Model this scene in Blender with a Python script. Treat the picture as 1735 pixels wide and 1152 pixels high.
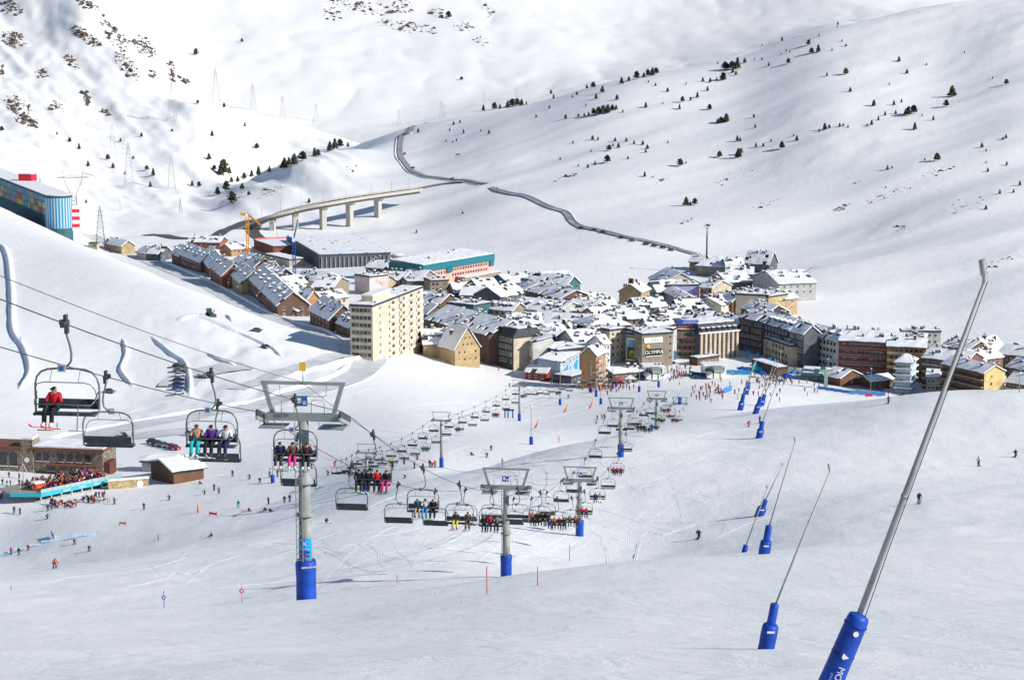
import bpy, bmesh, math, random
import numpy as np
from mathutils import Vector, Matrix
random.seed(7); rng = np.random.default_rng(7)
for o in list(bpy.data.objects): bpy.data.objects.remove(o)
SC = bpy.context.scene
COL = SC.collection
R = math.radians
# ------------------------------------------------------------------ camera
FPX, CX, CY, PITCH = 3480.0, 867.5, 576.0, R(9.0)
cam = bpy.data.cameras.new('camera'); camo = bpy.data.objects.new('camera', cam); COL.objects.link(camo)
cam.sensor_width = 36.0; cam.lens = 36.0*FPX/1735.0; cam.clip_start = 0.5; cam.clip_end = 20000
camo.location = (0, 0, 0); camo.rotation_euler = (R(90)-PITCH, 0, 0)
SC.camera = camo
# ------------------------------------------------------------------ light
SUN_EL, SUN_AZ = R(29), R(20)         # azimuth: from +X, turned towards the viewer's back
sd = Vector((math.cos(SUN_EL)*math.cos(SUN_AZ), -math.cos(SUN_EL)*math.sin(SUN_AZ), math.sin(SUN_EL)))
sl = bpy.data.lights.new('sun', 'SUN'); sl.energy = 4.6; sl.angle = R(0.53); sl.color = (1.0, 0.95, 0.87)
so = bpy.data.objects.new('sun', sl); COL.objects.link(so); so.rotation_euler = (-sd).to_track_quat('-Z', 'Y').to_euler(); so.location = (300, -200, 300)
W = bpy.data.worlds.new('World'); SC.world = W; W.use_nodes = True
nt = W.node_tree; bg = nt.nodes['Background']; sky = nt.nodes.new('ShaderNodeTexSky'); sky.sky_type = 'NISHITA'
sky.sun_disc = False; sky.sun_elevation = SUN_EL; sky.sun_rotation = math.atan2(sd.x, sd.y); sky.altitude = 2200
sky.air_density = 1.2; sky.dust_density = 0.2; sky.ozone_density = 2.2
nt.links.new(sky.outputs[0], bg.inputs[0]); bg.inputs[1].default_value = 0.085
SC.view_settings.view_transform = 'Standard'; SC.view_settings.look = 'None'; SC.view_settings.gamma = 1.0
SC.view_settings.exposure = 0.27; SC.view_settings.use_curve_mapping = False
# ------------------------------------------------------------------ materials
MATS = {}
def M(name, col, rough=0.75, var=0.10, scale=3.0, bump=0.0, metal=0.0, spec=0.3, bscale=None, glass=False):
    if name in MATS: return MATS[name]
    m = bpy.data.materials.new(name); m.use_nodes = True; t = m.node_tree; b = t.nodes['Principled BSDF']
    b.inputs['Roughness'].default_value = rough; b.inputs['Metallic'].default_value = metal
    b.inputs['Specular IOR Level'].default_value = spec
    tc = t.nodes.new('ShaderNodeNewGeometry')
    n = t.nodes.new('ShaderNodeTexNoise'); n.inputs['Scale'].default_value = scale; n.inputs['Detail'].default_value = 5
    t.links.new(tc.outputs['Position'], n.inputs['Vector'])
    r = t.nodes.new('ShaderNodeValToRGB'); c = Vector(col)
    lo, hi = c*(1-var*1.6), c*(1+var)
    r.color_ramp.elements[0].position = .3; r.color_ramp.elements[1].position = .7
    r.color_ramp.elements[0].color = (*lo, 1); r.color_ramp.elements[1].color = (min(hi.x,1), min(hi.y,1), min(hi.z,1), 1)
    t.links.new(n.outputs['Fac'], r.inputs['Fac']); t.links.new(r.outputs['Color'], b.inputs['Base Color'])
    if bump:
        n2 = t.nodes.new('ShaderNodeTexNoise'); n2.inputs['Scale'].default_value = bscale or scale*4; n2.inputs['Detail'].default_value = 4
        t.links.new(tc.outputs['Position'], n2.inputs['Vector'])
        bp = t.nodes.new('ShaderNodeBump'); bp.inputs['Strength'].default_value = 1; bp.inputs['Distance'].default_value = bump
        t.links.new(n2.outputs['Fac'], bp.inputs['Height']); t.links.new(bp.outputs['Normal'], b.inputs['Normal'])
    MATS[name] = m; return m
def snow_mat(name, near):
    m = bpy.data.materials.new(name); m.use_nodes = True; t = m.node_tree; b = t.nodes['Principled BSDF']
    b.inputs['Roughness'].default_value = .62; b.inputs['Specular IOR Level'].default_value = .25
    g = t.nodes.new('ShaderNodeNewGeometry')
    def mp(sc, rz=0):
        v = t.nodes.new('ShaderNodeMapping'); v.inputs['Scale'].default_value = sc; v.inputs['Rotation'].default_value = (0, 0, rz)
        t.links.new(g.outputs['Position'], v.inputs['Vector']); return v.outputs[0]
    def noise(vec, s, det=5, rough=.55, dist=0):
        n = t.nodes.new('ShaderNodeTexNoise'); n.inputs['Scale'].default_value = s; n.inputs['Detail'].default_value = det
        n.inputs['Roughness'].default_value = rough; n.inputs['Distortion'].default_value = dist
        t.links.new(vec, n.inputs['Vector']); return n.outputs['Fac']
    r = t.nodes.new('ShaderNodeValToRGB'); r.color_ramp.elements[0].position = .3; r.color_ramp.elements[1].position = .75
    r.color_ramp.elements[0].color = (.815, .82, .83, 1); r.color_ramp.elements[1].color = (.865, .866, .87, 1)
    t.links.new(noise(mp((1, 1, 1)), .035, 8, .6), r.inputs['Fac']); t.links.new(r.outputs['Color'], b.inputs['Base Color'])
    prev = None
    if near:
        layers = [(noise(mp((1, .35, 1), .5), .55, 6, .6, 1.2), .07), (noise(mp((.22, 1.8, 1), .25), 1.6, 6, .65, .8), .05), (noise(mp((1, 1, 1)), 7.0, 5, .65), .016), (noise(mp((1, .25, 1), -.6), .11, 4, .5), .30)]
    else:
        layers = [(noise(mp((1, 1, 1)), .12, 6, .6, .5), .35), (noise(mp((1, 1, 1)), .7, 4), .05)]
    for h, d in layers:
        bp = t.nodes.new('ShaderNodeBump'); bp.inputs['Strength'].default_value = 1; bp.inputs['Distance'].default_value = d
        t.links.new(h, bp.inputs['Height'])
        if prev: t.links.new(prev, bp.inputs['Normal'])
        prev = bp.outputs['Normal']
    t.links.new(prev, b.inputs['Normal']); MATS[name] = m; return m
SNOW = snow_mat('snow_ground', True)
SNOWF = snow_mat('snow_far', False)
RSNOW = M('roof_snow', (.84, .85, .88), .6, .05, .5, .06, bscale=2.0)
PSNOW = M('piled_snow', (.83, .845, .87), .62, .06, .8, .10, bscale=1.5)
# ------------------------------------------------------------------ mesh helpers
class MB:
    def __init__(s): s.v = []; s.f = []; s.m = []; s.mats = []; s.sm = []
    def mi(s, mat):
        if mat not in s.mats: s.mats.append(mat)
        return s.mats.index(mat)
    def add(s, vs, fs, mat, smooth=False):
        k = len(s.v); s.v += [tuple(v) for v in vs]; i = s.mi(mat)
        for f in fs: s.f.append(tuple(a+k for a in f)); s.m.append(i); s.sm.append(smooth)
        return s
    def box(s, c, d, mat, rz=0, M4=None):
        x, y, z = d[0]/2, d[1]/2, d[2]/2
        vs = [Vector((a*x, b*y, e*z)) for a in (-1, 1) for b in (-1, 1) for e in (-1, 1)]
        if rz: q = Matrix.Rotation(rz, 3, 'Z'); vs = [q@v for v in vs]
        if M4: vs = [M4@v for v in vs]
        c = Vector(c); vs = [v+c for v in vs]
        return s.add(vs, [(0, 1, 3, 2), (4, 6, 7, 5), (0, 4, 5, 1), (2, 3, 7, 6), (0, 2, 6, 4), (1, 5, 7, 3)], mat)
    def path(s, pts, r, mat, n=6, closed=False, cap=True, smooth=True):
        pts = [Vector(p) for p in pts]; rs = r if isinstance(r, (list, tuple)) else [r]*len(pts); N = len(pts); vs = []
        up0 = None
        for i, p in enumerate(pts):
            if closed: d = pts[(i+1) % N]-pts[i-1]
            else: d = pts[min(i+1, N-1)]-pts[max(i-1, 0)]
            d.normalize()
            if up0 is None: up0 = Vector((0, 0, 1)) if abs(d.z) < .9 else Vector((1, 0, 0))
            a = d.cross(up0); a.normalize(); b = a.cross(d); up0 = b
            for k in range(n):
                t = 2*math.pi*k/n; vs.append(p+(a*math.cos(t)+b*math.sin(t))*rs[i])
        fs = []
        for i in range(N if closed else N-1):
            j = (i+1) % N
            for k in range(n): l = (k+1) % n; fs.append((i*n+k, i*n+l, j*n+l, j*n+k))
        s.add(vs, fs, mat, smooth)
        if cap and not closed:
            k = len(s.v)-len(vs); s.f.append(tuple(k+i for i in reversed(range(n)))); s.f.append(tuple(k+(N-1)*n+i for i in range(n)))
            s.m += [s.mi(mat)]*2; s.sm += [False]*2
        return s
    def lathe(s, c, prof, mat, n=12, smooth=True, axis=None):
        c = Vector(c); vs = []; N = len(prof)
        for r, z in prof:
            for k in range(n):
                t = 2*math.pi*k/n; v = Vector((r*math.cos(t), r*math.sin(t), z))
                if axis: v = axis@v
                vs.append(c+v)
        fs = [(i*n+k, i*n+(k+1) % n, (i+1)*n+(k+1) % n, (i+1)*n+k) for i in range(N-1) for k in range(n)]
        s.add(vs, fs, mat, smooth)
        k = len(s.v)-len(vs); s.f.append(tuple(k+i for i in reversed(range(n)))); s.f.append(tuple(k+(N-1)*n+i for i in range(n)))
        s.m += [s.mi(mat)]*2; s.sm += [False]*2
        return s
    def prism(s, poly, z0, z1, mat):
        n = len(poly); vs = [(x, y, z0) for x, y in poly]+[(x, y, z1) for x, y in poly]
        return s.add(vs, [tuple(reversed(range(n))), tuple(range(n, 2*n))]+[(i, (i+1) % n, n+(i+1) % n, n+i) for i in range(n)], mat)
    def extr(s, prof, x0, x1, mat):          # profile in (y,z) swept along x
        n = len(prof); vs = [(x0, y, z) for y, z in prof]+[(x1, y, z) for y, z in prof]
        return s.add(vs, [tuple(range(n)), tuple(reversed(range(n, 2*n)))]+[(i, n+i, n+(i+1) % n, (i+1) % n) for i in range(n)], mat)
    def mesh(s, name):
        me = bpy.data.meshes.new(name); me.from_pydata(s.v, [], s.f)
        for m in s.mats: me.materials.append(m)
        me.polygons.foreach_set('material_index', s.m); me.polygons.foreach_set('use_smooth', s.sm); me.update(); return me
    def obj(s, name, parent=None, loc=(0, 0, 0), rz=0, **k): return new(name, s.mesh(name), parent, loc, rz, **k)
def new(name, mesh, parent=None, loc=(0, 0, 0), rz=0, scale=None, label=None, cat=None, group=None, kind=None, rot=None):
    o = bpy.data.objects.new(name, mesh); COL.objects.link(o)
    if parent: o.parent = parent
    o.location = loc; o.rotation_euler = rot if rot else (0, 0, rz)
    if scale: o.scale = scale
    if label: o['label'] = label
    if cat: o['category'] = cat
    if group: o['group'] = group
    if kind: o['kind'] = kind
    return o
def thing(name, label, cat, loc=(0, 0, 0), rz=0, group=None, rot=None): return new(name, None, None, loc, rz, None, label, cat, group, None, rot)
def dup(o, parent=None, loc=None, rz=None, label=None, group=None):
    c = o.copy(); COL.objects.link(c)
    if parent is not None: c.parent = parent
    if loc is not None: c.location = loc
    if rz is not None: c.rotation_euler = (0, 0, rz)
    if label: c['label'] = label
    if group: c['group'] = group
    for ch in o.children: dup(ch, c)
    return c
# ------------------------------------------------------------------ terrain
SP, CP = math.sin(PITCH), math.cos(PITCH)
def ray(px, py):
    cx, cy = (px-CX)/FPX, -(py-CY)/FPX
    y = CP+cy*SP; return cx/y, (-SP+cy*CP)/y          # X/Y, Z/Y
def zt(py): return ray(CX, py)[1]
COLS = {
 0: [(1152,34),(1040,105),('h',160,-52),(1030,195),(977,265),('h',360,-103),(965,440),(900,490),(830,520),(740,604),(715,640),(600,740),(500,840),(400,940),(335,1010),('h',1120,-122),('h',1220,-128),(310,1330),(220,1690),(110,2100),(0,2460),(-90,2660),('h',2850,60),('h',3300,150),('h',6500,900)],
 170: [(1152,34),(1036,105),('h',160,-50),(1025,200),(945,285),('h',370,-106),(920,445),(830,520),(760,590),(715,650),(690,680),(600,750),(500,825),(412,920),('h',1010,-128),('h',1200,-148),(385,1390),(320,1560),(220,1830),(110,2130),(-5,2400),('h',2600,-40),('h',2900,10),('h',3400,140),('h',6500,800)],
 85: [(1152,34),(1038,105),('h',160,-51),(1028,197),(962,275),('h',365,-104.5),(942,442),(900,468),(830,520),(750,597),(715,645),(695,662),(600,745),(500,832),(406,930),(373,965),('h',1070,-125),('h',1210,-138),(345,1360),(270,1610),(165,1930),(60,2280),(-60,2520),('h',2720,30),('h',3000,60),('h',3500,145),('h',6500,850)],
 260: [(1152,34),(1033,105),('h',160,-49),(1020,205),(920,302),('h',385,-106),(895,452),(815,530),(750,595),(702,660),(690,676),(600,748),(525,800),(452,872),('h',950,-128),('h',1050,-138),('h',1200,-147),(378,1415),(320,1600),(235,1815),(160,2010),(95,2190),('h',2420,-70),('h',2600,-60),(60,2900),(0,3150),('h',4500,600),('h',6500,800)],
 430: [(1152,34),(1026,105),('h',160,-47.5),(1012,202),(876,340),('h',415,-105.5),(852,470),(780,550),(715,635),(690,665),(610,740),(558,782),(530,806),('h',875,-133),('h',1000,-140.5),('h',1200,-145.5),(378,1420),(320,1540),(303,1640),('h',1740,-146),(290,1840),(250,1910),(193,2070),('h',2320,-148),(185,2580),(100,2880),(0,3270),('h',4500,600),('h',6500,800)],
 350: [(1152,34),(1030,105),('h',160,-48),(1015,210),(893,320),('h',400,-106),(870,460),(800,540),(740,600),(690,670),(600,745),(550,780),(492,830),('h',900,-130),('h',1000,-140),('h',1200,-146),(370,1440),(320,1640),(250,1800),(172,1980),('h',2300,-140),(165,2600),(100,2850),(0,3250),('h',4500,600),('h',6500,800)],
 520: [(1152,34),(1022,105),('h',160,-47),(1008,195),(860,360),('h',430,-105),(835,480),(760,560),(690,660),(620,735),(565,785),('h',850,-136),('h',1000,-141),('h',1200,-145),(385,1400),(300,1550),(257,1680),('h',1850,-142),(250,1960),(213,2120),('h',2350,-155),(205,2550),(100,2900),(0,3300),('h',4500,600),('h',6500,800)],
 700: [(1152,34),(1003,105),('h',160,-46.5),(985,195),(815,385),('h',430,-101),(800,455),(740,560),(690,650),(640,740),(600,800),('h',900,-139),('h',1000,-141),('h',1200,-144),(380,1400),(320,1500),(260,1680),(213,1850),('h',2150,-145),(205,2550),(100,2950),(0,3350),('h',4500,600),('h',6500,800)],
 870: [(1152,33),(978,108),('h',160,-45),(967,210),(915,270),(770,420),('h',470,-106),(755,520),(712,650),(660,760),('h',850,-141),('h',1000,-142),(440,1200),(330,1420),(250,1600),(182,1800),('h',2150,-130),(170,2650),(100,2980),(0,3400),('h',4500,580),('h',6500,800)],
 1050: [(1152,33),(962,110),('h',165,-45),(950,280),(850,330),(772,374),(730,455),('h',520,-112),(715,600),(670,720),(640,790),('h',900,-142),('h',1050,-143),('h',1120,-142),(380,1290),(250,1530),(132,1800),('h',2200,-110),(120,2850),(0,3450),('h',4500,560),('h',6500,800)],
 1230: [(1152,33),(955,112),('h',165,-44),(945,235),(922,275),(800,350),(740,420),(703,485),('h',540,-108),(688,610),(660,700),(640,790),('h',900,-142),('h',1100,-143),(445,1170),(370,1290),(300,1410),(150,1680),(102,1800),('h',2200,-90),(60,3050),(0,3450),('h',4500,540),('h',6500,800)],
 1400: [(1152,32),(945,115),('h',165,-43),(935,225),(843,300),(780,360),(720,420),(684,470),('h',540,-108),('h',650,-126),('h',760,-141),('h',950,-144),(520,1000),(470,1075),(400,1225),(330,1330),(250,1430),(100,1680),(48,1800),('h',2200,-40),('h',2600,-20),('h',3050,-5),('h',3450,60),('h',4500,540),('h',6500,800)],
 1570: [(1152,32),(945,115),('h',165,-43),(935,220),(843,292),(783,360),(720,405),(672,440),('h',520,-104),('h',640,-128),('h',740,-143),('h',880,-146),(560,950),(450,1090),(300,1320),(150,1570),(10,1850),('h',2200,0),('h',2600,-15),('h',3050,0),('h',3450,60),('h',4500,540),('h',6500,800)],
 1735: [(1152,32),(945,115),('h',165,-43),(935,218),(843,290),(783,356),(720,405),(668,440),('h',520,-104),('h',640,-130),('h',730,-144),('h',830,-146),(600,880),(450,1060),(300,1280),(150,1520),(0,1800),('h',2100,20),('h',2600,-10),('h',3050,0),('h',3450,60),('h',4500,540),('h',6500,800)],
}
def pchip(x, y, q):
    x, y = np.asarray(x, float), np.asarray(y, float); h = np.diff(x); d = np.diff(y)/h; m = np.zeros_like(y)
    w1, w2 = 2*h[1:]+h[:-1], h[1:]+2*h[:-1]
    with np.errstate(divide='ignore', invalid='ignore'):
        mm = (w1+w2)/(w1/d[:-1]+w2/d[1:])
    m[1:-1] = np.where(d[:-1]*d[1:] > 0, mm, 0); m[0] = d[0]; m[-1] = d[-1]
    q = np.clip(q, x[0], x[-1]); i = np.clip(np.searchsorted(x, q)-1, 0, len(h)-1); t = (q-x[i])/h[i]
    return (2*t**3-3*t**2+1)*y[i]+(t**3-2*t**2+t)*h[i]*m[i]+(-2*t**3+3*t**2)*y[i+1]+(t**3-t**2)*h[i]*m[i+1]
CG, NR, NU, UM = 20.0, 1250, 660, 0.46
S0, S1 = math.log(12.0), math.log(6020.0)
rowY = np.exp(np.linspace(S0, S1, NR))-CG
colU = np.linspace(-UM, UM, NU)
XX = colU[None, :]*(rowY[:, None]+CG); YY = np.repeat(rowY[:, None], NU, 1)
def build_heights():
    ks = sorted(COLS); us = [(k-CX)/FPX/.985 for k in ks]
    sl_ = np.log(np.maximum(rowY, 4.0)); cols = []
    for k in ks:
        x, z = [4.0, 14.0], [-2.4, -5.2]
        for e in COLS[k]:
            if e[0] == 'h': x.append(e[1]); z.append(e[2])
            else: x.append(e[1]); z.append(e[1]*zt(e[0]))
        cols.append(pchip(np.log(x), z, sl_))
    cols = [cols[0]+8*np.clip((rowY-600)/900, 0, 1)]+cols+[cols[-1]+18*np.clip((rowY-800)/900, 0, 1)]
    us = [us[0]-.12]+us+[us[-1]+.12]; C = np.array(cols)                # (K, NR)
    U = np.clip(XX/np.maximum(YY, 6.0), us[0], us[-1]); us = np.array(us)
    # catmull-rom tangents across columns
    T = np.zeros_like(C); T[1:-1] = (C[2:]-C[:-2])/(us[2:]-us[:-2])[:, None]; T *= .85
    i = np.clip(np.searchsorted(us, U)-1, 0, len(us)-2); h = (us[i+1]-us[i]); t = (U-us[i])/h; r = np.arange(NR)[:, None]
    return (2*t**3-3*t**2+1)*C[i, r]+(t**3-2*t**2+t)*h*T[i, r]+(-2*t**3+3*t**2)*C[i+1, r]+(t**3-t**2)*h*T[i+1, r]
def vnoise(x, y, seed=0):
    xi, yi = np.floor(x).astype(np.int64), np.floor(y).astype(np.int64); fx, fy = x-xi, y-yi
    fx = fx*fx*fx*(fx*(fx*6-15)+10); fy = fy*fy*fy*(fy*(fy*6-15)+10)
    def hsh(a, b):
        n = (a*374761393+b*668265263+seed*1442695041) & 0x7fffffff; n = ((n ^ (n >> 13))*1274126177) & 0x7fffffff
        return ((n ^ (n >> 16)) & 0xffff)/32767.5-1
    return (hsh(xi, yi)*(1-fx)+hsh(xi+1, yi)*fx)*(1-fy)+(hsh(xi, yi+1)*(1-fx)+hsh(xi+1, yi+1)*fx)*fy
def fbm(x, y, wl, o=4, seed=0):
    r = 0; a = 1.0
    for k in range(o): r = r+a*vnoise(x/wl*2**k+17*k, y/wl*2**k-9*k, seed+k); a *= .5
    return r
def sst(a, b, x): t = np.clip((x-a)/(b-a), 0, 1); return t*t*(3-2*t)
HH = build_heights()
_k = np.exp(-.5*(np.arange(-30, 31)/11.0)**2); _k /= _k.sum()
_p = np.pad(HH, ((0, 0), (30, 30)), mode='edge'); _hs = sum(_k[i]*_p[:, i:i+NU] for i in range(61)); _k = np.exp(-.5*(np.arange(-30, 31)/3.0)**2); _k /= _k.sum(); _h3 = sum(_k[i]*_p[:, i:i+NU] for i in range(61))
_w = sst(1250, 1450, YY); HH = _hs*(1-_w)+_h3*_w
for _ in range(2):                                                    # soften the creases of the control net
    k = np.array([1, 2, 1])/4
    HH[:, 1:-1] = HH[:, :-2]*k[0]+HH[:, 1:-1]*k[1]+HH[:, 2:]*k[2]; HH[1:-1] = HH[:-2]*k[0]+HH[1:-1]*k[1]+HH[2:]*k[2]
Uu = XX/np.maximum(YY, 6.0)
_k = np.exp(-.5*(np.arange(-90, 91)/32.0)**2); _k /= _k.sum(); _r = np.nonzero((rowY > 110) & (rowY < 430))[0]; _h = HH[_r]
_p = np.pad(_h, ((0, 0), (90, 90)), mode='edge'); _sm = sum(_k[i]*_p[:, i:i+NU] for i in range(181)); _w = (sst(125, 165, rowY[_r])*(1-sst(330, 420, rowY[_r])))[:, None]*.85
HH[_r] = _h*(1-_w)+_sm*_w
far = sst(1050, 1400, YY+260*sst(.1, .2, Uu)); bank = sst(140, 220, YY)*(1-sst(430, 520, YY))
_ry = np.interp(Uu, [-.26, -.225, -.2, -.175, -.15, -.125, -.1, -.06], [2500, 2430, 2400, 2190, 1990, 2070, 2120, 2000]); lmt = sst(1350, 1600, YY)*(1-sst(-.1, -.06, Uu))*(1-sst(-60, 60, YY-_ry)); bk = sst(2300, 2700, YY)
HH += bank*(.5*fbm(XX, YY, 60, 2, 5)+.14*fbm(XX, YY, 9, 3, 6))
HH += (1-sst(90, 150, YY))*sst(15, 40, YY)*(.16*fbm(XX, YY, 17, 3, 8))
rm = far*(1-lmt)*(1-bk)
a2, b2 = XX*.87+YY*.5, -XX*.5+YY*.87
HH += rm*(2.6*fbm(a2/6, b2, 95, 2, 11)-1.5*np.abs(fbm(a2/4, b2, 60, 3, 12))+.55*fbm(a2/1.6, b2, 17, 3, 14)*sst(-.1, .6, fbm(XX, YY, 110, 2, 15)))
a_, b_ = XX*.41-YY*.91, XX*.91+YY*.41
HH += lmt*(3.2*fbm(a_/7, b_, 42, 2, 21)-2.6*np.abs(fbm(a_/6, b_, 22, 3, 22))+.8*fbm(a_/2, b_, 9, 2, 23))
HH += bk*(7*fbm(XX, YY, 420, 2, 31)+3*np.abs(fbm(XX, YY*.5, 90, 3, 32)))
hill = sst(640, 720, YY)*(1-sst(860, 930, YY))*(1-sst(-.1, -.07, Uu)); HH += hill*(.3*fbm(XX, YY, 45, 3, 41))
plow = np.exp(-((Uu+.135)/.05)**2)*sst(610, 660, YY)*(1-sst(780, 800, YY)); HH += plow*.8*np.abs(fbm(XX, YY, 16, 4, 44))
def Zg(x, y):
    x, y = np.asarray(x, float), np.asarray(y, float)
    r = (np.log(np.maximum(y+CG, 12.01))-S0)/(S1-S0)*(NR-1); c = (x/(y+CG)+UM)/(2*UM)*(NU-1)
    r = np.clip(r, 0, NR-1.001); c = np.clip(c, 0, NU-1.001); i, j = r.astype(int), c.astype(int); fr, fc = r-i, c-j
    return (HH[i, j]*(1-fc)+HH[i, j+1]*fc)*(1-fr)+(HH[i+1, j]*(1-fc)+HH[i+1, j+1]*fc)*fr
QY = np.exp(np.linspace(math.log(8), math.log(6000), 2600))
def G(px, py, h=0.0, ymin=0.0):
    """world point seen at a pixel of the photograph, on the ground (or h above it)"""
    u, t = ray(px, py); q = QY[QY > ymin] if ymin else QY
    d = q*t-(Zg(q*u, q)+h); k = np.nonzero(d < 0)[0]
    if len(k) == 0: y = q[-1]
    elif k[0] == 0: y = q[0]
    else:
        i = k[0]; f = d[i-1]/(d[i-1]-d[i]); y = q[i-1]+(q[i]-q[i-1])*f
    return Vector((y*u, y, y*t-h))
def PY(px, py, y): u, t = ray(px, py); return Vector((u*y, y, t*y))
def GZ(x, y): return Vector((x, y, float(Zg(x, y))))
def mpp(p): return p.y*1.0/FPX*1.0                                    # metres per photo pixel at a point
def terrain():
    v = np.stack([XX, YY, HH], -1).reshape(-1, 3)
    i = (np.arange(NR-1)[:, None]*NU+np.arange(NU-1)[None, :]).ravel(); f = np.stack([i, i+1, i+NU+1, i+NU], 1)
    me = bpy.data.meshes.new('snow_ground'); me.vertices.add(len(v)); me.vertices.foreach_set('co', v.ravel())
    me.loops.add(f.size); me.loops.foreach_set('vertex_index', f.ravel().astype(np.int32)); me.polygons.add(len(f))
    me.polygons.foreach_set('loop_start', (np.arange(len(f))*4).astype(np.int32))
    me.materials.append(SNOW); me.materials.append(SNOWF)
    cy = YY[:-1, :-1].ravel(); me.polygons.foreach_set('material_index', (cy > 560).astype(np.int32))
    me.polygons.foreach_set('use_smooth', np.ones(len(f), bool)); me.update(); me.validate()
    new('snow_ground', me, kind='structure')
terrain()
# ------------------------------------------------------------------ roads
ASPH = M('asphalt', (.10, .10, .105), .8, .25, .4); WETROAD = M('slushy_road', (.33, .335, .35), .6, .25, .15); TRODDEN = M('packed_snow_road', (.64, .65, .675), .6, .12, .2)
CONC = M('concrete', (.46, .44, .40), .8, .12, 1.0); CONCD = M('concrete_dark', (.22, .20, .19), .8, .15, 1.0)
STEEL = M('galvanised_steel', (.27, .29, .28), .55, .14, 2.0); DSTEEL = M('dark_steel', (.05, .055, .06), .5, .2, 3.0)
GREY = M('grey_paint', (.27, .31, .30), .5, .08, 2.0); BLACK = M('black_plastic', (.018, .02, .022), .5, .2, 5.0); WHITEP = M('white_paint', (.78, .78, .76), .5, .05, 3.0)
BLUE = M('blue_pad_vinyl', (.008, .062, .40), .5, .22, 1.6, .02, bscale=5); SKYB = M('sky_blue_paint', (.02, .32, .62), .5, .1, 2.0); REDP = M('red_paint', (.62, .03, .04), .5, .1, 3.0)
ORANGE = M('orange_net', (.85, .22, .06), .7, .15, 2.0); YEL = M('yellow_paint', (.75, .46, .03), .5, .1, 2.0); GLASS = M('window_glass', (.03, .04, .05), .12, .3, .8, spec=.6)
def catmull(pts, n=8):
    out = []; P = [pts[0]]+list(pts)+[pts[-1]]
    for i in range(1, len(P)-2):
        for k in range(n):
            t = k/n; a, b, c, d = P[i-1], P[i], P[i+1], P[i+2]
            out.append(.5*((2*b)+(c-a)*t+(2*a-5*b+4*c-d)*t*t+(3*b-a-3*c+d)*t**3))
    out.append(P[-2]); return out
def ribbon(name, pts, width, mat, lift=.06, kind='structure', across=3, flat=True, bankmat=None, bank=0):
    """strip draped on the ground along world points (Vectors); optional ploughed snow banks are their own things"""
    c = catmull(pts, 10); mb = MB(); vs = []; n = across
    for i, p in enumerate(c):
        d = (c[min(i+1, len(c)-1)]-c[max(i-1, 0)]); d.z = 0; d.normalize(); s = Vector((d.y, -d.x, 0))
        zc = float(Zg(p.x, p.y))
        for k in range(n+1):
            q = p+s*(width*(k/n-.5)); z = float(Zg(q.x, q.y)); vs.append((q.x, q.y, max(z, zc if flat else z)+lift))
    fs = [(i*(n+1)+k, i*(n+1)+k+1, (i+1)*(n+1)+k+1, (i+1)*(n+1)+k) for i in range(len(c)-1) for k in range(n)]
    mb.add(vs, fs, mat, True)
    return mb.obj(name, kind=kind), c
def berm(name, line, off, h, w, label, cat='snow bank'):
    """a long ploughed snow bank beside a road: a ridge of snow with an uneven crest"""
    mb = MB(); vs = []; n = 5
    for i, p in enumerate(line):
        d = (line[min(i+1, len(line)-1)]-line[max(i-1, 0)]); d.z = 0; d.normalize(); s = Vector((d.y, -d.x, 0))
        hh = h*(.9+.2*random.random()); ends = min(1, i/3, (len(line)-1-i)/3)
        for k in range(n):
            t = k/(n-1); q = p+s*(off+w*(t-.5)); z = float(Zg(q.x, q.y)); vs.append((q.x, q.y, z-.15+max(.05, hh*ends)*math.sin(math.pi*t)**.8))
    fs = [(i*n+k, i*n+k+1, (i+1)*n+k+1, (i+1)*n+k) for i in range(len(line)-1) for k in range(n-1)]
    mb.add(vs, fs, PSNOW, True); return mb.obj(name, label=label, cat=cat)
def gp(l, ymin=0): return [G(x, y, 0, ymin) for x, y in l]
# main road sweeping below the hill past the tower block
_, L1 = ribbon('road', gp([(150,398),(205,425),(262,446),(320,470),(380,500),(430,528),(480,548),(540,566),(592,586),(628,604),(610,632),(570,650),(500,668),(420,690),(330,705),(230,722),(150,738),(90,762)]), 11, TRODDEN, .10)
berm('snow_bank', L1[:96], -6.0, 1.2, 3.0, 'long low snow bank along the uphill side of the road above the row houses')
berm('snow_bank', L1[96:170], 6.5, 1.3, 3.2, 'curved snow bank round the outside of the road bend by the tall block')
_, L2 = ribbon('road_loop', gp([(560,566),(596,572),(596,590),(560,606),(510,622),(455,640),(400,660)]), 8, TRODDEN, .14)
berm('snow_bank', L2[:50], -5.4, 1.2, 2.6, 'snow bank edging the inner loop of road above the ski slope')
_, L3 = ribbon('wet_track', gp([(640,600),(640,614),(612,636)]), 3, WETROAD, .18)
# pass road on the far hillside
_, L4 = ribbon('pass_road', gp([(722,208),(700,214),(684,228),(678,248),(680,268),(692,284),(712,296),(745,302),(790,306),(825,312)]), 4.2, WETROAD, .5, across=2)
_, L5 = ribbon('hill_road', gp([(832,318),(850,326),(890,334),(916,346),(935,354),(958,362),(968,376),(985,386),(1020,393),(1060,403),(1110,413),(1150,424),(1188,434)]), 3.4, WETROAD, .4, across=2)
berm('snow_bank', L4, 4.0, .8, 1.8, 'thin snow bank along the zigzag road climbing to the pass')
berm('snow_bank', L5, -3.2, .8, 1.8, 'snow bank above the hillside road with the queue of cars')
_, Lk = ribbon('viaduct_link_road', gp([(700,323),(716,319),(735,315),(760,311),(790,309)]), 6, WETROAD, .4, across=2)
_, L6 = ribbon('valley_road', gp([(452,412),(436,402),(428,392),(432,382),(420,376),(395,386),(360,402),(300,404),(250,398)]), 9, ASPH, .3, across=2)
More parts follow.
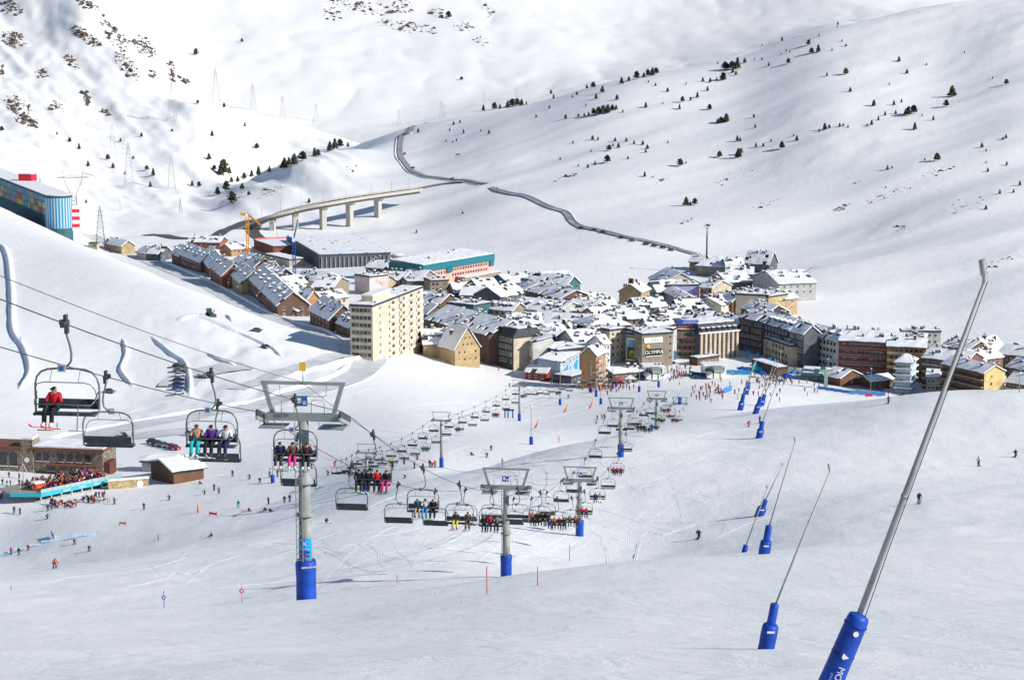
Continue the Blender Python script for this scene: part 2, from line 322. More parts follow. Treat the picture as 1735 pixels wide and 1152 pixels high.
_, L7 = ribbon('plaza_street', gp([(1300,617),(1340,628),(1385,640),(1440,655),(1490,664)]), 10, WETROAD, .1)
_, L8 = ribbon('lane', gp([(255,442),(330,478),(372,505),(420,528),(470,545),(520,560),(585,590)]), 1, TRODDEN, .05)
_, L9 = ribbon('car_park', gp([(95,775),(150,752),(190,742),(250,738),(330,730)]), 12, TRODDEN, .12)
_, L10 = ribbon('upper_car_park', gp([(300,655),(318,640),(360,628),(420,620)]), 14, TRODDEN, .12)
for pts, h_, w_, lab in (([(2,412),(14,440),(20,500),(22,560),(40,590),(50,620),(48,640),(34,660)],1.6,3.0,'long curving snow bank down the hill at the left edge'),([(208,572),(214,600),(205,625),(212,640),(228,656)],1.3,2.2,'S-shaped snow bank left of the parked column of cars'),([(255,568),(290,600),(312,614),(321,640),(322,672)],1.4,2.4,'straight snow bank leading down to the parked column of cars'),
    ([(383,533),(397,547)],1.5,2.2,'short snow heap right of the green tractor'),([(350,598),(375,612),(402,621)],1.2,2.2,'low snow bank right of the pale green pickup'),([(395,560),(430,575),(462,590),(480,606)],1.0,2.4,'ragged snow bank beside the snow-covered cars'),([(300,545),(330,535),(372,548),(420,570)],1.0,5.0,'blown snow ridge below the tractor')):
    berm('snow_bank', catmull(gp(pts), 6), 0, h_, w_, lab)
# ------------------------------------------------------------------ viaduct
def viaduct():
    px = [(392,397,10.0),(430,378,12.5),(466,364,13.5),(505,353.5,14.5),(547,345,15.0),(592,337,14.5),(640,330,12.5),(676,325,8.0),(706,321,3.5)]
    pts = []
    for x, y, h in px: pts.append(PY(x, y, 1385+max(0, (x-560))*.35+abs(x-470)*.12))
    t = thing('viaduct', 'long curved concrete road viaduct on tall pillars crossing the snowy valley', 'bridge', GZ(pts[4].x, pts[4].y)); base = t.location
    c = catmull(pts, 8)
    def strip(name, prof, mat, par=t):
        mb = MB(); vs = []; n = len(prof)
        for i, p in enumerate(c):
            d = (c[min(i+1, len(c)-1)]-c[max(i-1, 0)]); d.z = 0; d.normalize(); s = Vector((d.y, -d.x, 0))
            for a, z in prof: vs.append(p-base+s*a+Vector((0, 0, z)))
        fs = [(i*n+k, i*n+(k+1) % n, (i+1)*n+(k+1) % n, (i+1)*n+k) for i in range(len(c)-1) for k in range(n)]
        mb.add(vs, fs, mat); return mb.obj(name, par)
    dk = strip('deck', [(-6, -.9), (6, -.9), (6, 0), (-6, 0)], CONC)
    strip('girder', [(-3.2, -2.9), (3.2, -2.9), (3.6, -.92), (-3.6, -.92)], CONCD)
    strip('road_surface', [(-4.8, .03), (4.8, .03), (4.8, .06), (-4.8, .06)], ASPH, dk)
    strip('parapet', [(5.3, .01), (5.7, .01), (5.7, 1.0), (5.3, 1.0)], CONC, dk); strip('parapet', [(-5.7, .01), (-5.3, .01), (-5.3, 1.0), (-5.7, 1.0)], CONC, dk)
    for x, yb in ((466, 402), (505, 397), (547, 390), (595, 383), (644, 367)):
        j = min(range(len(c)), key=lambda i: abs((c[i].x/c[i].y)*FPX*.99+CX-x)); p = c[j]
        d = (c[min(j+1, len(c)-1)]-c[max(j-1, 0)]); a = math.atan2(d.y, d.x); zb = float(Zg(p.x, p.y)); h = p.z-3.0-zb+1.5
        pl = MB().box((0, 0, -h/2-1.0), (3.4, 4.2, h), CONC).obj('pillar', t, p-base+Vector((0, 0, -2.9)), a)
        MB().extr([(-4.6, 0), (-2.2, -1.6), (2.2, -1.6), (4.6, 0)], -1.8, 1.8, CONC).obj('pier_cap', pl, (0, 0, -.02))
    for k in range(4, len(c)-3, 7):
        MB().path([(0, 0, 0), (0, 0, 8), (0, 1.2, 8.6)], .11, STEEL, 5).obj('lamp_post', t, c[k]-base+Vector((0, 0, .1)))
    return c
VC = viaduct()
# ------------------------------------------------------------------ buildings
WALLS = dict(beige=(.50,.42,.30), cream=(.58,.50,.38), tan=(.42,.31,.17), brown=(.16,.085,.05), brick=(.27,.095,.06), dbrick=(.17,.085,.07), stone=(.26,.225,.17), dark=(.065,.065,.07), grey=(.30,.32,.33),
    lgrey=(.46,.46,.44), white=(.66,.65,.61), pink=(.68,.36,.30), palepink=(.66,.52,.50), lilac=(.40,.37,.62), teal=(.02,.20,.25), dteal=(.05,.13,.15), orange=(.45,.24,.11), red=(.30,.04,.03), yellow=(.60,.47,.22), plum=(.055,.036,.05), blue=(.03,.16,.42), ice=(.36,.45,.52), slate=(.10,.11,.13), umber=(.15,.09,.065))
def WM(k): return M('wall_'+k, WALLS[k], .85, .14, .35, .03, bscale=1.5)
SLATE = M('slate_roof', (.055, .06, .07), .7, .25, .8); TRIM = M('dark_wood_trim', (.07, .045, .03), .7, .2, 2.0); FRW = M('white_frame', (.62, .61, .58), .6, .05); FRD = M('brown_frame', (.10, .06, .04), .6, .1)
BALC = M('balcony_rail', (.42, .36, .30), .7, .1); CURT = M('curtain_glass', (.20, .21, .22), .25, .5, .35, spec=.5)
_wm = {}
def win_mesh(frame, glass=GLASS, sill=True):
    k = (frame.name, glass.name, sill)
    if k in _wm: return _wm[k]
    mb = MB(); f = .07; d = .06              # unit window in x,z, proud towards -y
    mb.box((0, -d/2, .5-f/2), (1, d, f), frame); mb.box((0, -d/2, -.5+f/2), (1, d, f), frame)
    mb.box((-.5+f/2, -d/2, 0), (f, d, 1-2*f), frame); mb.box((.5-f/2, -d/2, 0), (f, d, 1-2*f), frame); mb.box((0, -d/2+.004, 0), (.05, d-.01, 1-2*f), frame)
    mb.box((0, -.012, 0), (1-2*f, .02, 1-2*f), glass)
    if sill: mb.box((0, -.12, -.53), (1.12, .2, .05), RSNOW)
    _wm[k] = mb.mesh('window'); return _wm[k]
def snow_sheet(mb, P, nx, ny, th, bare=0.0, jit=.25, seed=None):
    """uneven snow blanket over the quad P (4 Vectors, counter-clockwise from above: eave-left, eave-right, ridge-right, ridge-left)"""
    n = (P[1]-P[0]).cross(P[3]-P[0]).normalized(); top = []
    ex = (P[1]-P[0]).normalized(); ey = (P[3]-P[0]).normalized()
    for j in range(ny+1):
        for i in range(nx+1):
            s, t = i/nx, j/ny; q = (P[0]*(1-s)+P[1]*s)*(1-t)+(P[3]*(1-s)+P[2]*s)*t
            e = 0 if (0 < i < nx and 0 < j < ny) else 1
            q = q+ex*random.uniform(-jit, jit)*(1-e)+ey*(random.uniform(-.05, .35)*jit*2 if j == 0 else 0)
            top.append(q+n*(th*random.uniform(.75, 1.3)*(1 if not e else .75)))
    hole = set(); 
    for j in range(ny):
        for i in range(nx):
            if random.random() < bare: hole.add((i, j))
    vs = top+[v-n*(th*.9) for v in top]; K = len(top); w = nx+1; fs = []
    for j in range(ny):
        for i in range(nx):
            if (i, j) in hole: continue
            a, b, c, d = j*w+i, j*w+i+1, (j+1)*w+i+1, (j+1)*w+i; fs.append((a, b, c, d))
            for (u, v2, nb) in ((a, b, (i, j-1)), (b, c, (i+1, j)), (c, d, (i, j+1)), (d, a, (i-1, j))):
                if nb in hole or not (0 <= nb[0] < nx and 0 <= nb[1] < ny): fs.append((u, K+u, K+v2, v2))
    mb.add(vs, fs, RSNOW, False)
def V(*a): return Vector(a)
class B:
    """one building: local x along the facade seen from the camera (left to right), y away from it, z up from the ground"""
    def __init__(s, name, label, A, Bp, h, depth, wall, cat='building', ymin=700, zoff=0.0):
        a = G(A[0], A[1], h, ymin); b = G(Bp[0], Bp[1], h, ymin)
        s.L = math.hypot(b.x-a.x, b.y-a.y); s.rz = math.atan2(b.y-a.y, b.x-a.x); s.D = depth
        ze = (a.z+b.z)/2+h; dy = V(-math.sin(s.rz), math.cos(s.rz), 0)*depth
        zb = min(float(Zg(p.x, p.y)) for p in (a, b, a+dy, b+dy)); s.h = ze-zb; s.w = WM(wall) if isinstance(wall, str) else wall
        s.t = thing(name, label, cat, (a.x, a.y, zb), s.rz); s.ext = {}
        c, sn = math.cos(-s.rz), math.sin(-s.rz); vx, vy = -a.x, -a.y; s.cam = (vx*c-vy*sn, vx*sn+vy*c)    # camera in local coords
    def walls(s, prof=None, mat=None, z0=-2.0):
        """prof: list of (y,z) outline above the base, default a box"""
        L, D, h = s.L, s.D, s.h; mb = MB(); m = mat or s.w
        if prof is None: mb.box((L/2, D/2, (h+z0)/2), (L, D, h-z0), m)
        elif prof[0] == 'x': mb.extr([(0, z0), (D, z0)]+list(prof[1:]), 0, L, m)
        else:
            P = [(0, z0), (L, z0)]+list(prof[1:]); n = len(P)
            mb.add([(x, 0, z) for x, z in P]+[(x, D, z) for x, z in P], [tuple(range(n)), tuple(reversed(range(n, 2*n)))]+[(i, n+i, n+(i+1) % n, (i+1) % n) for i in range(n)], m)
        s.wo = mb.obj('wall', s.t); return s
    def slab(s, mb, P, th, mat):
        n = (P[1]-P[0]).cross(P[3]-P[0]).normalized()*th; vs = list(P)+[p+n for p in P]
        mb.add(vs, [(3, 2, 1, 0), (4, 5, 6, 7), (0, 1, 5, 4), (1, 2, 6, 5), (2, 3, 7, 6), (3, 0, 4, 7)], mat)
    def roof(s, kind='gx', rise=3.0, oh=.6, bare=.0, th=.45, mat=None, peak=.5, snow=True):
        L, D, h = s.L, s.D, s.h; mat = mat or SLATE; rm = MB(); sm = MB(); s.kind, s.rise, s.peak = kind, rise, peak
        if kind == 'flat':
            s.walls(); Q = [V(-.25, -.25, h), V(L+.25, -.25, h), V(L+.25, D+.25, h), V(-.25, D+.25, h)]; s.slab(rm, Q, .35, mat)
            for (c, d) in (((L/2, -.1, h+.55), (L+.5, .3, .4)), ((L/2, D+.1, h+.55), (L+.5, .3, .4)), ((-.1, D/2, h+.55), (.3, D-.1, .4)), ((L+.1, D/2, h+.55), (.3, D-.1, .4))): rm.box(c, d, mat)
            Qs = [[V(.1, .1, h+.36), V(L-.1, .1, h+.36), V(L-.1, D-.1, h+.36), V(.1, D-.1, h+.36)]]
        elif kind in ('gx', 'shed'):
            yp = D*peak if kind == 'gx' else D
            if kind == 'gx': s.walls(['x', (D, h), (yp, h+rise), (0, h)])
            else: s.walls(['x', (D, h+rise), (0, h)])
            k = rise/yp; Q1 = [V(-oh, -oh, h-oh*k), V(L+oh, -oh, h-oh*k), V(L+oh, yp, h+rise), V(-oh, yp, h+rise)]; Qs = [Q1]
            if kind == 'gx':
                k2 = rise/(D-yp); Qs.append([V(L+oh, D+oh, h-oh*k2), V(-oh, D+oh, h-oh*k2), V(-oh, yp, h+rise), V(L+oh, yp, h+rise)])
            for Q in Qs: s.slab(rm, Q, .22, mat)
        elif kind == 'gy':
            xp = L*peak; s.walls(['y', (L, h), (xp, h+rise), (0, h)]); k = rise/xp; k2 = rise/(L-xp)
            Qs = [[V(-oh, D+oh, h-oh*k), V(-oh, -oh, h-oh*k), V(xp, -oh, h+rise), V(xp, D+oh, h+rise)], [V(L+oh, -oh, h-oh*k2), V(L+oh, D+oh, h-oh*k2), V(xp, D+oh, h+rise), V(xp, -oh, h+rise)]]
            for Q in Qs: s.slab(rm, Q, .22, mat)
        elif kind == 'hip':
            s.walls(); e = min(L, D)*.45; yp = D/2; a, b, c, d = V(-oh, -oh, h), V(L+oh, -oh, h), V(L+oh, D+oh, h), V(-oh, D+oh, h); r1, r2 = V(e, yp, h+rise), V(L-e, yp, h+rise)
            Qs = [[a, b, r2, r1], [c, d, r1, r2], [b, c, r2+V(0, .05, 0), r2], [d, a, r1, r1+V(0, .05, 0)]]
            for Q in Qs: s.slab(rm, Q, .2, mat)
        elif kind == 'mansard':
            m = min(2.2, D*.15); s.walls(); h2 = h+rise
            pts = [V(0, 0, h), V(L, 0, h), V(L, D, h), V(0, D, h)]; q = [V(m*.3, m, h2), V(L-m*.3, m, h2), V(L-m*.3, D-m, h2), V(m*.3, D-m, h2)]
            rm.add([p+V(0, 0, .002) for p in pts]+q, [(0, 1, 5, 4), (1, 2, 6, 5), (2, 3, 7, 6), (3, 0, 4, 7), (4, 5, 6, 7)], mat); Qs = [q]
        s.ro = rm.obj('roof', s.t)
        if snow:
            for Q in Qs:
                n = (Q[1]-Q[0]).cross(Q[3]-Q[0]).normalized()*.24; q = [p+n for p in Q]
                if (Q[2]-Q[3]).length < .2: q[2] = q[2]+V(.0, .3, 0)
                lx, ly = (Q[1]-Q[0]).length, (Q[3]-Q[0]).length
                snow_sheet(sm, q, max(2, int(lx/2.2)), max(2, int(ly/2.2)), th, bare, min(.5, lx/16))
            sm.obj('roof_snow', s.ro)
        return s
    def zroof(s, x, y):
        k = s.kind
        if k == 'gx': yp = s.D*s.peak; return s.h+s.rise*(y/yp if y < yp else (s.D-y)/(s.D-yp))
        if k == 'gy': xp = s.L*s.peak; return s.h+s.rise*(x/xp if x < xp else (s.L-x)/(s.L-xp))
        if k == 'shed': return s.h+s.rise*y/s.D
        if k == 'mansard': return s.h+s.rise
        if k == 'hip': return s.h+s.rise*min(1, min(y, s.D-y)/(s.D/2))*.8
        return s.h+.3
    def chim(s, n, size=.9, hh=1.8, mat=None):
        for _ in range(n):
            x, y = random.uniform(.08, .92)*s.L, random.uniform(.12, .85)*s.D; z = s.zroof(x, y); a = size*random.uniform(.7, 1.3); b = hh*random.uniform(.7, 1.3)
            mb = MB().box((0, 0, b/2-.6), (a, a*.8, b+1.2), mat or random.choice([DSTEEL, WM('umber'), WM('slate'), WM('stone')])); mb.box((0, 0, b+.16), (a*1.25, a*1.05, .28), RSNOW)
            mb.obj('chimney', s.t, (x, y, z))
        return s
    def dorm(s, n, w=1.6, hh=1.5, mat=None, back=.42, row=1):
        """dormers on the slope that faces the camera (gx roofs)"""
        for r in range(row):
            for i in range(n):
                x = (i+.5)/n*s.L; y = s.D*s.peak*(back-.24*r if row > 1 else back); z = s.zroof(x, y)
                mb = MB(); mb.box((0, 1.0, hh/2), (w, 2.4, hh), mat or WM('slate')); mb.add([(-w*.62, -.35, hh), (w*.62, -.35, hh), (0, -.35, hh+.7), (-w*.62, 2.4, hh), (w*.62, 2.4, hh), (0, 2.4, hh+.7)], [(0, 1, 2), (5, 4, 3), (0, 2, 5, 3), (1, 4, 5, 2), (0, 3, 4, 1)], RSNOW)
                mb.box((0, -.23, hh*.5), (w*.6, .08, hh*.6), GLASS); mb.obj('dormer', s.t, (x, y, z))
        return s
    def wins(s, face, nf, nc, w=1.1, hh=1.35, z0=1.6, fh=2.8, frame=None, skip=0.0, x0=.06, x1=.94, glass=None, sill=True, gab=0):
        """rows of windows on a wall: face f(ront), l(eft), r(ight)"""
        fr = frame or FRW; L = s.L if face == 'f' else s.D; ok = {'f': s.cam[1] < 0, 'l': s.cam[0] < 0, 'r': s.cam[0] > s.L}[face]
        if not ok: return s
        for f in range(nf):
            for c in range(nc):
                if random.random() < skip: continue
                u = L*(x0+(x1-x0)*(c+.5)/nc); z = s.h-(nf-1-f)*fh-fh*.5+gab
                if z < z0-1: continue
                me = win_mesh(fr, glass or (CURT if random.random() < .3 else GLASS), sill)
                loc, rz = {'f': ((u, -.002, z), 0), 'l': ((-.002, L-u, z), -math.pi/2), 'r': ((s.L+.002, u, z), math.pi/2)}[face]
                new('window', me, s.t, loc, rz, (w, 1, hh))
        return s
    def balc(s, face, nf, fh=2.8, a=0.0, b=1.0, dep=1.0, mat=None, n=1):
        L = s.L if face == 'f' else s.D
        if not {'f': s.cam[1] < 0, 'l': s.cam[0] < 0, 'r': s.cam[0] > s.L}[face]: return s
        for f in range(nf):
            for i in range(n):
                x0, x1 = a+(b-a)*(i+.06)/n, a+(b-a)*(i+.94)/n; z = s.h-(nf-f)*fh+.25
                mb = MB().box((0, -dep/2, 0), ((x1-x0)*L, dep, .16), CONC); mb.box((0, -dep+.05, .52), ((x1-x0)*L, .06, .85), mat or BALC); mb.box((0, -dep/2, .12), ((x1-x0)*L*.96, dep*.8, .08), RSNOW)
                u = (x0+x1)/2*L; loc, rz = {'f': ((u, -.003, z), 0), 'l': ((-.003, L-u, z), -math.pi/2), 'r': ((s.L+.003, u, z), math.pi/2)}[face]
                mb.obj('balcony', s.t, loc, rz)
        return s
    def band(s, z, hh, mat, out=.08, name='band'):
        MB().box((s.L/2, -out/2, z), (s.L, out, hh), mat).obj(name, s.t); return s
def text(body, size, mat, parent, loc, rot, name='lettering', shear=0, ex=.03):
    cu = bpy.data.curves.new(name, 'FONT'); cu.body = body; cu.size = size; cu.align_x = 'CENTER'; cu.align_y = 'CENTER'; cu.extrude = ex; cu.shear = shear
    o = bpy.data.objects.new('tmp', cu); COL.objects.link(o); dg = bpy.context.evaluated_depsgraph_get(); me = bpy.data.meshes.new_from_object(o.evaluated_get(dg)); bpy.data.objects.remove(o)
    me.materials.clear(); me.materials.append(mat); return new(name, me, parent, loc, rot=rot)
PI = math.pi
# --- the tall apartment block
b = B('apartment_tower', 'tall cream eight-storey apartment block standing alone beside the road bend', (631,508), (717,499), 23.5, 9, 'cream', cat='apartment block'); b.roof('flat', th=.3)
b.wins('f', 8, 3, 2.4, 1.5, x0=.52, x1=.98, frame=FRD, sill=False); b.wins('f', 8, 1, 2.4, 1.5, x0=.29, x1=.49, frame=FRD, sill=False); b.wins('f', 8, 1, 2.2, 1.5, x0=.04, x1=.24, glass=CURT); b.wins('l', 8, 5, 1.3, 1.4, frame=FRD, sill=False)
b.balc('f', 8, a=.52, b=.98, mat=WM('white'), dep=.7, n=3); b.balc('f', 8, a=.29, b=.49, mat=WM('white'), dep=.7)
MB().box((b.L*.505, -.2, b.h/2), (.5, .4, b.h), WM('beige')).obj('drain_shaft', b.t)
mb = MB().box((b.L*.3, b.D*.55, b.h+1.6), (b.L*.34, b.D*.5, 3.0), WM('cream')); mb.box((b.L*.3, b.D*.55, b.h+3.3), (b.L*.36, b.D*.54, .4), RSNOW); mb.obj('roof_house', b.t); b.chim(4, .8, 1.4)
# --- teal and pink building at the back
b = B('school_building', 'long pink building under a sweeping teal metal roof at the back of town', (716,450), (835,431), 11.5, 22, 'pink'); b.roof('shed', 1.5, oh=.2, th=.5)
TEALM = M('teal_metal', (.015, .16, .20), .4, .12, 1.0)
L = b.L; z = b.h
mb = MB(); mb.box((L/2, -.45, z-1.6), (L+1.2, .8, 3.6), TEALM); mb.box((L*.03, -.45, z-6), (L*.06, .8, 6.0), TEALM); mb.box((L*.36, -.45, z-4.5), (L*.07, .8, 3), TEALM); mb.box((L*.97, -.45, z-4.6), (L*.06, .8, 3.2), TEALM); mb.obj('teal_cladding', b.t)
MB().box((-.5, b.D/2, b.h/2), (.7, b.D+.6, b.h+1), TEALM).obj('teal_side', b.t)
b.wins('f', 2, 14, 1.6, 1.2, x0=.4, x1=.92, frame=FRD, sill=False, gab=-3.4); b.wins('f', 2, 6, 1.4, 1.2, x0=.08, x1=.32, frame=FRD, sill=False, gab=-4.0)
MB().box((L*.72, -3.2, 1.5), (L*.52, 6, 3.2), WM('stone')).box((L*.72, -3.2, 3.3), (L*.53, 6.2, .35), RSNOW).obj('low_wing', b.t); b.chim(3)
# --- dark sports hall
b = B('sports_hall', 'huge low dark grey hall with flat snowy roof below the viaduct', (487,403), (541,432), 8, 42, 'slate', cat='hall'); b.roof('flat', th=.3, bare=.10, mat=M('blue_roof', (.04, .09, .15), .6))
for k in range(16): MB().box((b.L+.35, (k+.5)*b.D/16, b.h*.45), (.5, .5, b.h*.9), WM('grey')).obj('rib', b.t)
# --- flat brick building
b = B('brick_depot', 'low red-brown brick building with a pink parapet left of the dark hall', (430,406), (463,421), 5.5, 22, 'brick'); b.roof('flat', th=.2); MB().box((b.L*.05, b.D*.5, b.h+1.0), (.5, b.D, 1.4), M('pink_parapet', (.65, .16, .18), .8)).obj('parapet', b.t)
b = B('long_low_building', 'long beige single-storey building in front of the red-brown brick depot', (447,433), (490,440), 4.5, 10, 'beige'); b.roof('flat', th=.4).wins('f', 1, 7)
# --- water tank
p = G(674, 452); t = thing('water_tank', 'shiny silver round tank beside the teal roofed building', 'tank', p)
MB().lathe((0, 0, 0), [(4, -1), (4, 6.2), (4.2, 6.4), (4.2, 6.7), (3.9, 6.9)], STEEL, 24).obj('shell', t); MB().lathe((0, 0, 6.85), [(4, 0), (3.2, .5), (1.2, .8)], RSNOW, 24).obj('snow_cap', t)
